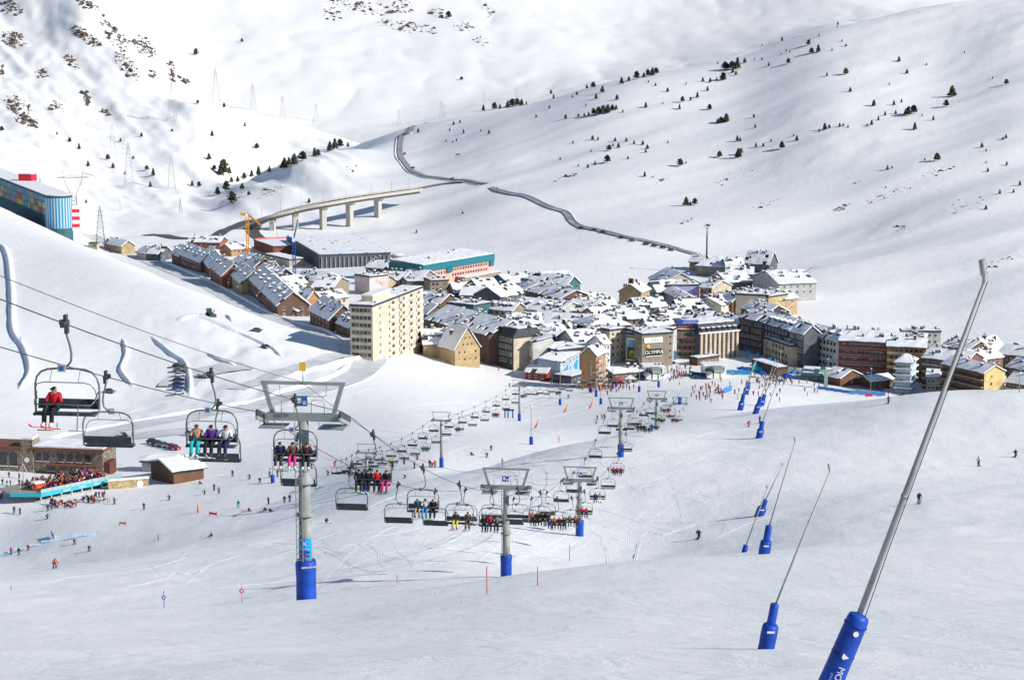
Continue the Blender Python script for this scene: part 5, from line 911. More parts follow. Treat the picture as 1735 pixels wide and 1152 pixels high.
# ------------------------------------------------------------------ second chairlift on the lower piste
T2 = [(560, 838, 0), (622, 836, 9.5), (748, 792, 11.5), (880, 713, 11.5), (1010, 672, 9), (1088, 648, 5)]
P2 = []
for x, y, h in T2: g = G(x, y, 0, 410); P2.append(g+V(0, 0, h if h else 9))
def rope2(t):
    i = min(int(t), len(P2)-2); f = t-i; return P2[i].lerp(P2[i+1], f)-V(0, 0, 4*1.6*f*(1-f))
d2 = (P2[3]-P2[2]); rz2 = math.atan2(d2.y, d2.x)-PI/2; off2 = V(math.cos(rz2), math.sin(rz2), 0)*2.1
for s, nm in ((1, 'right-hand rope of the farther chairlift on the lower piste'), (-1, 'left-hand rope of the farther chairlift on the lower piste')):
    MB().path([rope2(t)+off2*s for t in np.linspace(0, 5, 90)], .03, DSTEEL, 4).obj('haul_rope', label=nm, cat='cable')
for i, lab in ((1, 'small far lift tower behind the occupied chair right of the big tower'), (2, 'slim far lift tower with blue pad left of centre on the lower piste'), (3, 'slim far lift tower below the stone gable inn'), (4, 'far lift tower near the ski school hut')):
    p = P2[i]-V(0, 0, T2[i][2]); H = T2[i][2]; t = thing('lift_tower', lab, 'lift tower', p, rz2)
    MB().lathe((0, 0, -1), [(.5, 0), (.5, 3.2), (.42, 3.4)], BLUE, 12).obj('pad', t); MB().lathe((0, 0, 2.2), [(.36, 0), (.28, H-2.6)], STEEL, 10).obj('shaft', t); MB().box((0, 0, H-.3), (4.4, .4, .4), GREY).obj('crossarm', t)
    for s in (-1, 1): MB().box((s*2.1, 0, H-.2), (.2, 2.6, .3), DSTEEL).obj('sheave_train', t); MB().path([(s*1.6, 0, H-.1), (s*2.1, 0, H+1.6)], .09, GREY, 5).obj('lifting_arm', t)
    MB().box((0, 0, H+1.65), (4.5, .14, .14), GREY).obj('top_bar', t)
for k, t in enumerate(np.arange(.35, 4.7, .145)):
    for s in (1, -1):
        if s < 0: t2 = t+.07
        else: t2 = t
        p = rope2(t2)+off2*s; occ = s > 0 and (k % 3 == 0)
        chair(f'{ORD[k]} chair from the left on the {"right" if s > 0 else "left"}-hand rope of the farther chairlift', p, rz2+(PI if s < 0 else 0), occ, 'chairs on the farther chairlift')
        if occ:
            for j in range(2+k % 2):
                jk, tr = random.choice(list(CL)), random.choice(['black', 'navy', 'charcoal', 'teal', 'brown']); q = p+Matrix.Rotation(rz2, 3, 'Z')@V(-.5+.5*j, -.18, -2.99)
                person(f'{["left","middle","right"][j]} rider in {jk} on {ORD[k]} right-hand chair of the farther lift', 'seated', q, rz2, jk, tr, 'black', None, False)
# ------------------------------------------------------------------ trees
BARK = M('bark', (.09, .06, .045), .9, .2, 4); NEED = [M('needles_dark', (.030, .042, .030), .8, .45, 1.2), M('needles_olive', (.055, .062, .034), .8, .4, 1.2)]
def tree_mesh(kind, seed):
    rr = random.Random(seed); mb = MB(); m = NEED[seed % 2]; N = 150 if kind == 'fir' else 190
    for k in range(N):
        if kind == 'fir': z = .10+.88*rr.random()**1.15; rad = (1-z)*.34+.02; ang = rr.random()*6.283; d = rad*(.35+.65*rr.random())*(1+.25*math.sin(ang*2+seed)); droop = -.05
        else: z = .18+.78*rr.random(); rad = .46*(1-z)**.62*min(1, z*3.2)+.02; ang = rr.random()*6.283; d = rad*rr.random()**.45*(1+.3*math.sin(ang*3+seed)); droop = .01
        c = Vector((math.cos(ang)*d, math.sin(ang)*d, z)); out = Vector((math.cos(ang), math.sin(ang), 0)); L = .10*(.6+.8*rr.random()); w = .075*(.6+.8*rr.random()); side = Vector((-out.y, out.x, rr.uniform(-.5, .5)))
        mb.add([c-out*L*.6-side*w, c-out*L*.6+side*w, c+out*L+side*w*.5+V(0, 0, droop), c+out*L-side*w*.5+V(0, 0, droop), c+V(0, 0, w*1.3)], [(0, 1, 4), (1, 2, 4), (2, 3, 4), (3, 0, 4), (3, 2, 1, 0)], m)
    return mb.mesh('crown')
TR = {('fir', i): tree_mesh('fir', i) for i in range(4)}; TR.update({('pine', i): tree_mesh('pine', i+4) for i in range(4)})
TRUNK = MB().path([(0, 0, -.08), (0, 0, .3), (.01, .01, .85)], [.03, .022, .006], BARK, 6).mesh('trunk')
tcount = [0]
ONES = ['', 'first','second','third','fourth','fifth','sixth','seventh','eighth','ninth','tenth','eleventh','twelfth','thirteenth','fourteenth','fifteenth','sixteenth','seventeenth','eighteenth','nineteenth']
TENS = {2: 'twent', 3: 'thirt', 4: 'fort', 5: 'fift', 6: 'sixt', 7: 'sevent', 8: 'eight', 9: 'ninet'}
def ordw(n):
    if n < 20: return ONES[n]
    if n >= 100: return 'hundred and '+(ordw(n-100) if n > 100 else '')
    return TENS[n//10]+('ieth' if n % 10 == 0 else 'y-'+ONES[n % 10])
def tree_labels(L, f, where):
    order = sorted(range(len(L)), key=lambda i: L[i][0]); ys = sorted(l[1] for l in L); out = [None]*len(L)
    for r, i in enumerate(order):
        x, y, h = L[i]; hp = h*f; q = ys.index(y)/len(ys)
        out[i] = f"{'tiny' if hp < 5 else 'small' if hp < 8 else 'medium' if hp < 12 else 'tall'} conifer {'high' if q < .33 else 'midway' if q < .66 else 'low'} on the {where}, {ordw(r+1)} tree from the left there"
    return out
def tree(px, py, hp, kind, lab, group='conifers scattered on the snowy hillside'):
    p = G(px, py); H = hp*p.y/FPX; i = tcount[0]; tcount[0] += 1
    t = thing('conifer_tree', lab, 'tree', p, random.random()*6.28, group); s = H
    c = new('crown', TR[(kind, i % 4)], t, (0, 0, 0), scale=(s*random.uniform(.85, 1.25), s*random.uniform(.85, 1.25), s)); new('trunk', TRUNK, t, scale=(s, s, s))
# crops measured at 3.243x; (x, base y, height)
RT = [(405,228,24),(295,254,12),(550,252,32),(560,222,12),(608,202,14),(568,296,32),(604,288,40),(440,352,30),(130,385,46),(160,380,60),(100,385,36),(200,348,28),(135,402,30),(152,414,24),(83,442,42),(12,452,22),(52,354,14),(255,330,12),(295,330,14),(332,364,20),(680,280,12),(735,230,14),(757,256,16),(712,138,16),(708,152,12),(428,284,14),(447,290,12),(402,302,10),(652,420,22),(755,412,36),(780,506,26),(1048,340,28),(1092,406,24),(1200,360,14),(1408,292,12),(995,468,12),(910,584,34),(1020,580,26),(1062,564,20),(1340,532,58),(1308,588,38),(1638,466,30),(1562,434,12),(1100,636,48),(1130,626,46),(1082,632,30),(972,636,24),(1030,628,22),(935,662,22),(898,688,26),(873,696,18),(1135,714,40),(1237,662,24),(1175,640,14),(640,714,36),(665,706,22),(610,726,16),(722,698,22),(742,694,16),(768,702,14),(487,774,28),(470,750,14),(405,820,42),(345,780,16),(302,806,20),(262,810,24),(165,866,50),(178,848,32),(62,866,34),(160,776,30),(175,776,22),(100,672,42),(80,676,30),(60,680,26),(250,646,20),(258,704,20),(8,604,30),(1256,886,44),(1190,882,14),(985,934,26),(1010,926,14),(1504,812,26),(1527,832,14),(1620,770,20),(1636,762,24),(1640,910,22),(1536,944,22),(1712,1020,26),(1602,1066,24),(1678,1060,20),(1526,1152,26),(975,1034,12),(1110,1038,10),(1527,896,12)]
LB = tree_labels(RT, .31, 'right-hand slope')
for k, (x, y, h) in enumerate(RT): tree(1200+x/3.243, y/3.243, h/3.243, 'pine' if (h > 28 and k % 3) else 'fir', LB[k])
RT2 = [(386,350,32),(448,346,40),(477,340,26),(520,334,36),(545,330,44),(572,326,42),(596,322,34),(622,318,20),(757,258,24),(772,286,26),(955,228,22),(990,226,34),(1040,250,36),(1005,286,30),(1228,178,44),(1145,204,36),(1185,188,26),(1290,160,36),(1315,158,44),(1335,150,36),(1268,168,28),(1120,290,28),(1020,374,44),(1045,368,46),(1070,362,46),(990,372,36),(1095,350,32),(1115,344,26),(965,376,20),(838,396,26),(908,384,18),(940,380,18),(1398,246,24),(1562,278,30),(1480,304,32),(1464,342,28),(1278,332,28),(1525,294,20),(1618,242,26),(1592,190,22),(1632,194,24),(1668,182,16),(1705,182,42),(1715,124,42),(1632,342,26),(1720,412,46),(1690,418,34),(1672,420,26),(222,428,20),(257,418,18),(277,474,22),(417,478,22),(201,460,16),(372,464,12),(28,470,24),(676,388,16),(748,338,18),(986,510,24),(1016,512,18),(878,530,16),(1110,518,22),(1171,520,22),(1214,534,22),(1262,538,24),(1287,560,24),(1278,580,20),(1128,554,26),(1078,570,32),(1098,544,16),(1400,528,16),(1068,636,42),(1180,616,18),(1000,648,22),(960,664,20),(908,656,14),(808,620,14),(978,576,14),(1467,656,42),(1272,712,28),(1684,606,34),(1500,640,14),(1500,870,46),(1548,868,38),(1524,868,20),(238,516,14),(180,520,12),(218,526,12),(18,1022,20),(272,916,14),(900,264,20),(875,278,14),(1152,360,16),(1372,314,12),(950,324,14),(1500,206,14),(1294,196,14),(1332,214,18)]
LB = tree_labels(RT2, .31, 'middle hillside')
for k, (x, y, h) in enumerate(RT2): tree(700+x/3.243, 80+y/3.243, h/3.243, 'pine' if (h > 30 and k % 3) else 'fir', LB[k])
LT = [(1090,858,78),(1075,850,40),(1120,850,34),(1045,832,26),(1020,780,32),(1035,668,30),(1254,728,28),(1388,822,52),(1436,808,56),(1478,786,46),(1410,810,40),(1535,762,40),(1552,766,36),(1610,738,46),(1634,730,52),(1658,722,42),(1262,856,42),(1228,862,30),(1192,876,32),(1160,888,28),(1130,890,26),(1104,934,48),(1062,950,36),(1182,924,30),(1132,990,54),(1315,842,30),(938,908,26),(972,914,28),(734,914,26),(748,858,36),(716,832,24),(610,852,18),(552,822,26),(526,782,28),(430,814,28),(386,730,30),(340,696,24),(690,668,22),(588,692,18),(966,508,20),(1094,524,22),(1195,618,20),(8,642,26),(278,658,16),(650,776,16),(840,644,14),(420,992,18),(1508,990,22),(1214,956,22),(1698,718,24)]
LB = tree_labels(LT, .35, 'left mountain')
for k, (x, y, h) in enumerate(LT): tree(x/2.88, y/2.88, h/2.88, 'fir' if k % 3 else 'pine', LB[k], 'conifers on the left-hand mountain')
for (x, y, h) in ((522,520,20),(530,522,24),(537,520,18),(1115,618,16),(150,772,22)): tree(x, y, h, 'fir', f'conifer standing among the houses '+{522:'left of two in front of the ochre gable',530:'tallest in front of the ochre gable',537:'right one in front of the ochre gable',1115:'below the lettering block',150:'behind the stone restaurant'}[x], 'conifers in town')
for (x, y, h, lab) in ((815/2.892+500, 394/2.892, 6, 'lone dark tree in the middle of the far white mountain'), (332, 95, 12, 'lone dark clump high on the far white mountain at upper left'), (760, 32, 12, 'dark conifer clump among the rocks at the top of the far mountain'), (1230/3.0, 72, 6, 'tiny tree on the far white mountainside near the top left')): tree(x, y, h, 'pine', lab, 'trees on the far mountain')
# ------------------------------------------------------------------ rocks
ROCK = M('rock', (.15, .125, .11), .9, .5, .25); ROCKW = M('warm_rock', (.22, .14, .10), .9, .4, .25)
def outcrop(lab, cx, cy, rx, ry, n, sp=(2, 6.5), slope=0.0, mat=None):
    base = G(cx, cy); mb = MB(); rr = random.Random(int(cx*7+cy))
    for _ in range(n):
        a, r = rr.random()*6.283, rr.random()**.7; x = cx+math.cos(a)*r*rx; y = cy+math.sin(a)*r*ry+slope*(x-cx); p = G(x, y); s = rr.uniform(*sp)*p.y/FPX*.5
        if abs(p.y-base.y) > 500: continue
        s *= min(2.6, .55*rr.random()**-.55); al = .75+rr.uniform(-.5, .5); ca, sa = math.cos(al), math.sin(al)
        def sh(k): r_ = rr.uniform(.45, 1); x0 = r_*s*1.5*math.cos(k*1.047+rr.random()*.7); y0 = r_*s*.75*math.sin(k*1.047+rr.random()*.7); return Vector((x0*ca+y0*sa, -x0*sa+y0*ca, rr.uniform(-.25, .45)*s))
        vs = [sh(k) for k in range(6)]; top = Vector((rr.uniform(-.6, .6)*s, rr.uniform(-.3, .3)*s, s*rr.uniform(.35, .95)))
        vs = [v+p-base for v in vs]+[top+p-base]+[p-base-V(0, 0, s)]
        mb.add(vs, [(k, (k+1) % 6, 6) for k in range(6)]+[((k+1) % 6, k, 7) for k in range(6)], mat or (ROCK if rr.random() < .7 else ROCKW))
    if mb.f: mb.obj('rock_outcrop', None, base, label=lab, cat='rocks', kind='stuff')
for k, a in enumerate([(150,8,20,8,90,'at the top edge left of the picture'),(20,14,20,12,60,'at the upper left corner'),(22,68,22,14,110,'below the upper left corner'),(195,55,26,28,190,'on the steep ridge at upper left',.9),(245,80,20,16,110,'lower on the ridge at upper left',.5),(135,55,14,9,60,'in the gully left of the ridge'),(155,70,14,10,60,'under the gully rocks'),(215,112,22,18,110,'on the ridge flank above the pylons',.9),(290,122,7,18,70,'above the pylon on the left mountain',.6),(30,180,24,16,120,'large dark patch at the left edge'),(45,205,22,12,100,'just below the large dark patch'),(95,183,14,10,50,'right of the large dark patch'),(147,168,7,12,45,'in the middle of the left mountain',1.0),(180,190,7,5,20,'small group mid left'),(70,128,12,8,30,'thin band at left'),(120,105,14,10,35,'thin band below the ridge',.8),(258,128,7,8,28,'left of the ridge foot'),(310,138,12,6,26,'right of the ridge foot'),(3,120,5,8,20,'at the left margin')]):
    outcrop('bare brown rock outcrop '+a[5], a[0], a[1], a[2], a[3], int(a[4]*1.5), slope=a[6] if len(a) > 6 else .3)
for a in [(690,46,55,10,170,'broad band on the far mountain under the top edge'),(610,12,60,12,130,'left group at the very top of the far mountain'),(685,12,20,14,80,'middle group at the very top of the far mountain'),(740,22,18,8,40,'beside the conifer clump on the far mountain'),(785,46,22,8,60,'right end of the rock band on the far mountain'),(815,70,14,8,26,'lower right of the rock band on the far mountain'),(830,20,16,10,22,'upper right of the far mountain'),(562,25,16,14,40,'left of the top of the far mountain')]:
    outcrop('dark rocks '+a[5], a[0], a[1], a[2], a[3], a[4], (1.5, 5), .15)
for a in [(1425,352,16,5,40,'orange-brown ledge in the middle of the right slope'),(1122,306,12,4,26,'snow-dusted boulders behind town'),(1165,375,14,5,22,'boulders above the hillside road'),(1200,383,8,3,14,'boulders beside the black mast'),(1450,310,8,2,12,'small ledge high on the right slope'),(1105,300,6,2,8,'tiny boulder pair behind town'),(1300,345,30,6,24,'loose stones left of the orange ledge'),(1500,330,40,8,34,'loose stones on the right slope'),(1590,290,30,8,40,'scree patch on the right slope'),(1250,300,40,10,30,'scattered stones on the right slope above town'),(1530,385,16,6,24,'stones beside a single pine at right'),(1640,345,40,14,40,'stones near the right edge'),(1700,440,30,10,26,'stones at the right edge above the row'),(775,264,6,2,10,'small rock right of the pass road'),(455,325,22,9,60,'brown shrubby rocks in the ravine left of the viaduct',-.4),(400,335,14,10,40,'rocks in the ravine mouth'),(590,290,24,8,26,'stones on the slope left of the pass road',-.5),(960,300,20,5,20,'stones below the middle conifers'),(1380,455,14,4,12,'stones right of the upper town'),(1330,500,16,6,20,'rubble beside the stone end house')]:
    outcrop('grey '+a[5] if not a[5].startswith(('orange', 'brown')) else a[5], a[0], a[1], a[2], a[3], a[4], (1.2, 4), a[6] if len(a) > 6 else -.35, ROCKW if a[5].startswith('orange') else None)
# ------------------------------------------------------------------ pylons and power lines
PYM = M('pylon_steel', (.50, .52, .54), .6, .1, 1); PYD = M('pylon_dark', (.10, .11, .12), .6, .1, 1)
def pylon_mesh(kind):
    mb = MB(); m = PYD if kind == 'dark' else PYM; w0, r = .10, .0026
    def W(z): return w0*(1-z)**1.0*.9+.014
    for sx in (-1, 1):
        for sy in (-1, 1): mb.path([(sx*W(0)/1.2, sy*W(0)/1.2, -.03), (sx*W(.6), sy*W(.6), .6), (0, 0, 1.0)], r*1.3, m, 4)
    z = 0.0; k = 0
    while z < .92:
        z2 = min(.95, z+.03+W(z)*.9)
        for s in (-1, 1):
            mb.path([(-W(z)*s, -W(z), z), (W(z2)*s, -W(z2), z2)], r*.7, m, 3, cap=False); mb.path([(-W(z)*s, W(z), z), (W(z2)*s, W(z2), z2)], r*.7, m, 3, cap=False); mb.path([(-W(z), W(z)*s, z), (-W(z2), -W(z2)*s, z2)], r*.7, m, 3, cap=False); mb.path([(W(z), W(z)*s, z), (W(z2), -W(z2)*s, z2)], r*.7, m, 3, cap=False)
        z = z2
    arms = [(.94, .07), (.84, .12), (.74, .15)] if kind != 'dark' else [(.95, .05), (.86, .08), (.76, .10), (.62, .09), (.5, .1)]
    for za, la in arms:
        mb.path([(-la, 0, za), (la, 0, za)], r, m, 4); mb.path([(-la, 0, za), (0, 0, za+.05), (la, 0, za)], r*.7, m, 3)
    return mb.mesh('lattice')
PM = {k: pylon_mesh(k) for k in ('light', 'dark')}
PYL = [(366,178,62,'light','on the left ridge, tallest of the ridge line'),(292,203,64,'light','on the left mountain below the ridge'),(429,188,46,'light','second along the ridge line'),(479,200,38,'light','third along the ridge line'),(536,207,31,'light','in the far valley mouth'),(191,251,42,'light','high on the left slope'),(219,317,76,'light','large one in the left valley'),(291,321,60,'light','right of the large left valley pylon'),(203,357,22,'light','tiny one on the lower left flat'),(306,362,26,'dark','small dark one on the flat behind the row houses'),(171,424,76,'dark','dark one beside the green-roofed hut'),(70,371,72,'light','thin one before the coloured building'),(79,305,20,'light','thin one behind the red roof box'),(497,318,38,'light','beside the ravine above the viaduct'),(748,201,30,'light','pair on the pass, left one'),(753,200,22,'light','pair on the pass, right one'),(820,178,20,'light','on the ridge behind conifers'),(875,168,20,'light','on the ridge right of the conifers'),(676,212,26,'light','left of the pass road crest'),(1592/3.0,214,16,'light','faint one beyond the valley')]
PP = []
for x, y, h, kd, lab in PYL:
    p = G(x, y); H = h*p.y/FPX; t = thing('power_pylon', 'lattice power pylon '+lab, 'pylon', p, random.uniform(-.3, .3), 'power pylons'); new('lattice', PM[kd], t, scale=(H*1.15, H*1.15, H)); PP.append((p, H))
def yframe():
    p = G(126, 378); H = 92*p.y/FPX; t = thing('power_pylon', 'Y-shaped lattice pylon with wide crossbar right of the coloured building', 'pylon', p, .1, 'power pylons'); mb = MB(); r = .05*H/12
    for s in (-1, 1):
        for q in (-1, 1): mb.path([(s*H*.075, q*H*.06, -1), (s*H*.045, q*H*.03, H*.52), (s*H*.16, 0, H*.78), (s*H*.19, 0, H*.98)], r, PYD, 4)
        for k in range(8): z = H*.5*k/8; mb.path([(-s*H*.07, -H*.05, z), (s*H*.065, -H*.045, z+H*.065)], r*.6, PYD, 3); mb.path([(-s*H*.07, H*.05, z), (s*H*.065, H*.045, z+H*.065)], r*.6, PYD, 3)
        for k in range(5): mb.path([(s*H*(.05+.022*k), 0, H*(.54+.05*k)), (s*H*(.02+.03*(k+1)), 0, H*(.56+.05*k))], r*.6, PYD, 3)
    mb.path([(-H*.29, 0, H*.84), (H*.29, 0, H*.84)], r*1.3, PYD, 4).path([(-H*.29, 0, H*.84), (0, 0, H*.88), (H*.29, 0, H*.84)], r*.7, PYD, 3).obj('lattice', t)
yframe()
for n, (i, j) in enumerate(((0, 2), (2, 3), (3, 4), (1, 5), (6, 7), (14, 16), (16, 17))):
    (a, ha), (b, hb) = PP[i], PP[j]
    for s in (-1, 1):
        pts = [(a+V(s*ha*.13, 0, ha*.74)).lerp(b+V(s*hb*.13, 0, hb*.74), t)-V(0, 0, 12*4*t*(1-t)) for t in np.linspace(0, 1, 14)]
        MB().path(pts, .02, PYM, 3).obj('power_line', label=f'faint {"left" if s < 0 else "right"} power line wire of span {ORD[n]} on the mountains', cat='cable', group='power line wires')
# ------------------------------------------------------------------ cranes, mast
def crane(lab, px, py, top, mat, jib):
    p = G(px, py, 0, 700); H = (py-top)*p.y/FPX; t = thing('tower_crane', lab, 'crane', p); mb = MB(); w = .8
    for sx in (-1, 1):
        for sy in (-1, 1): mb.box((sx*w, sy*w, H/2), (.28, .28, H), mat)
    k = 0; z = 0
    while z < H-2:
        for s in (-1, 1): mb.path([(-w*s, -w, z), (w*s, -w, z+2)], .1, mat, 4); mb.path([(-w*s, w, z), (w*s, w, z+2)], .1, mat, 4)
        z += 2
    mb.obj('mast', t); MB().box((0, -1.4, H+.8), (1.6, 1.4, 2), WHITEP).obj('cab', t)
    jb = MB(); a = Vector((0, 0, H+1)); e = a+Vector(jib); d = (e-a)
    for o in ((0, 0, 1.5), (0, -.8, 0), (0, .8, 0)): jb.path([a+Vector(o), e+Vector(o)*.5], .22, mat, 4)
    for k in range(16): jb.path([a+d*(k/16)+V(0, -.8, 0), a+d*((k+.5)/16)+V(0, 0, 1.4), a+d*((k+1)/16)+V(0, .8, 0)], .1, mat, 3)
    jb.obj('jib', t); MB().box((-2.6, 0, H+1.4), (3.0, 1.2, 1.6), mat).obj('counterweight', t)
crane('orange tower crane with lowered jib left of the dark hall', 420, 432, 366, M('crane_orange', (.70, .33, .02), .5), (9, -8, -6))
crane('blue tower crane with raised jib in front of the dark hall', 499, 470, 408, M('crane_blue', (.01, .08, .30), .5), (2.0, 3, 10))
p = G(1197, 462, 0, 800); H = 78*p.y/FPX; t = thing('mast', 'tall thin black mast at the back of town', 'mast', p); MB().path([(0, 0, 0), (0, 0, H*.8), (0, 0, H)], [.5, .4, .12], DSTEEL, 8).obj('pole', t); MB().box((0, 0, H*.97), (1.6, 1.6, .25), DSTEEL).obj('platform', t)
# ------------------------------------------------------------------ cars
def car_parts(col):
    b = MB(); prof = [(-2.1, .35), (-2.12, .62), (-1.95, .85), (-1.0, .95), (1.55, .98), (2.05, .9), (2.12, .6), (2.1, .35)]
    n = len(prof); vs = [(-.86, y, z) for y, z in prof]+[(.86, y, z) for y, z in prof]; b.add(vs, [tuple(range(n)), tuple(reversed(range(n, 2*n)))]+[(i, n+i, n+(i+1) % n, (i+1) % n) for i in range(n)], col)
    r = MB(); q = [(-.95, .94), (-.35, 1.45), (1.0, 1.48), (1.75, .97)]; n = 4; vs = [(-.8, y, z) if i in (0, 3) else (-.66, y, z) for i, (y, z) in enumerate(q)]+[(.8, y, z) if i in (0, 3) else (.66, y, z) for i, (y, z) in enumerate(q)]
    r.add(vs, [(0, 1, 2, 3), (7, 6, 5, 4), (0, 4, 5, 1), (2, 6, 7, 3)], GLASS); r2 = MB().box((0, .33, 1.49), (1.32, 1.4, .06), col)
    return b.mesh('body'), r.mesh('windows'), r2.mesh('roof')
CARC = dict(white=(.62,.63,.64), silver=(.35,.37,.39), black=(.015,.016,.02), red=(.45,.01,.02), blue=(.01,.06,.28), navy=(.015,.03,.08), grey=(.14,.15,.16), green=(.10,.20,.13))
CARM = {k: car_parts(M('car_'+k, v, .3, .06, 1, spec=.6)) for k, v in CARC.items()}
WHEEL = MB().lathe((0, 0, 0), [(.2, -.11), (.32, -.1), (.33, 0), (.32, .1), (.2, .11)], BLACK, 12, axis=Matrix.Rotation(PI/2, 3, 'Y')).mesh('wheel'); LAMP = MB().box((0, 0, 0), (.3, .06, .14), WHITEP).mesh('headlight'); TAIL = MB().box((0, 0, 0), (.26, .06, .16), REDP).mesh('tail_light'); CSNOW = MB().box((0, .33, 1.56), (1.2, 1.25, .1), RSNOW).mesh('snow')
def car(px, py, rz, col, lab, group, ymin=0, snow=False):
    p = G(px, py, 0, ymin)+V(0, 0, .12); t = thing('parked_car', lab, 'car', p, rz, group); b, w, r = CARM[col]; new('body', b, t); new('cabin_windows', w, t); new('roof', r, t)
    for sx in (-.8, .8):
        for sy in (-1.3, 1.3): new('wheel', WHEEL, t, (sx, sy, .33))
        new('headlight', LAMP, t, (sx*.75, -2.1, .66)); new('tail_light', TAIL, t, (sx*.78, 2.1, .72))
    if snow: new('roof_snow', CSNOW, t)
for k, (x, y, c, l) in enumerate([(302,622,'black','topmost'),(303,630,'grey','second from the top'),(304,638,'white','third from the top'),(303,646,'navy','fourth from the top'),(302,653,'navy','fifth from the top'),(302,660,'blue','sixth from the top'),(304,668,'white','lowest')]): car(x, y, PI/2+.1, c, f'{c} car, {l} in the parked column below the snow bank', 'cars parked in the upper lot')
for k, (x, y, c) in enumerate([(169,762,'silver'),(178,758,'white'),(186,754,'grey'),(192,751,'silver'),(198,748,'navy'),(204,745,'white'),(210,742,'black'),(187,763,'red')]): car(x, y, .5, c, f'{c} car, {ORD[k]} from the left in the row behind the restaurant', 'cars parked behind the restaurant')
for k, (x, y, c) in enumerate([(259,752,'black'),(268,755,'navy'),(277,757,'silver'),(288,759,'white'),(296,762,'red'),(324,738,'white')]): car(x, y, .9, c, f'{c} car, {ORD[k]} from the left in the row behind the brown shed', 'cars parked behind the shed')
car(186, 666, 1.2, 'green', 'dark green car alone on the snow behind the empty chair', 'single cars on the snow')
car(436, 562, 1.3, 'grey', 'snow-covered grey car upper one on the ploughed lot', 'single cars on the snow', snow=True); car(450, 590, .6, 'navy', 'snow-covered dark car lower one on the ploughed lot', 'single cars on the snow', snow=True)
for k, (x, y, c) in enumerate([(985,387,'black'),(1008,390,'grey'),(1022,394,'navy'),(1053,403,'black'),(1072,408,'grey'),(1095,414,'black'),(1109,417,'navy'),(1124,420,'black'),(1138,424,'grey')]): car(x, y+1, .9, c, f'{c} car, {ORD[k]} from the left in the queue on the hillside road', 'cars queueing on the hillside road')
for k, (x, y, c) in enumerate([(686,262,'grey'),(700,286,'black'),(768,304,'silver')]): car(x, y, .4, c, f'{c} car, {ORD[k]} from the top on the pass road', 'cars on the pass road')
for k, (x, y, c) in enumerate([(1075,621,'black'),(1086,620,'grey'),(1097,619,'navy'),(1125,618,'silver'),(1136,617,'black')]): car(x, y, 1.5, c, f'{c} car, {ORD[k]} from the left at the foot of the lettering block', 'cars below the lettering block', 560)
def truck(px, py, rz, lab):
    p = G(px, py)+V(0, 0, .1); t = thing('pickup_truck', lab, 'truck', p, rz); c = M('pale_green_truck', (.30, .42, .32), .5)
    MB().box((0, -1.4, 1.15), (1.8, 1.7, 1.5), c).obj('cab', t); MB().box((0, -2.26, 1.5), (1.5, .06, .6), GLASS).obj('windscreen', t); MB().box((0, 1.0, .9), (1.9, 3.0, .5), c).obj('load_bed', t); MB().box((0, 1, 1.2), (1.7, 2.7, .25), RSNOW).obj('snow_load', t)
    for sx in (-.85, .85):
        for sy in (-1.5, 1.4): new('wheel', WHEEL, t, (sx, sy, .33), scale=(1.2, 1.2, 1.2))
truck(346, 640, .9, 'pale green pickup truck beside the parked column of cars')
def tractor(px, py):
    p = G(px, py)+V(0, 0, .05); t = thing('snow_blower_tractor', 'green tractor snow blower throwing snow on the ploughed hillside', 'tractor', p, .6); g = M('tractor_green', (.03, .12, .06), .5)
    MB().box((0, -.8, 1.2), (1.4, 2.2, 1.0), g).obj('bonnet', t); MB().box((0, .8, 2.0), (1.7, 1.6, 2.2), GLASS).obj('cab', t); MB().box((0, .8, 3.15), (1.8, 1.7, .15), g).obj('cab_roof', t); MB().box((0, -2.5, .7), (2.6, .9, 1.2), DSTEEL).obj('blower', t); MB().path([(.2, -2.4, 1.2), (.2, -2.4, 2.4), (.9, -2.6, 2.9)], .2, DSTEEL, 8).obj('chute', t)
    for s in (-1, 1): new('wheel', WHEEL, t, (s*.9, .9, .9), scale=(2.6, 2.7, 2.7)); new('wheel', WHEEL, t, (s*.8, -1.2, .6), scale=(1.8, 1.8, 1.8))
tractor(356, 537)
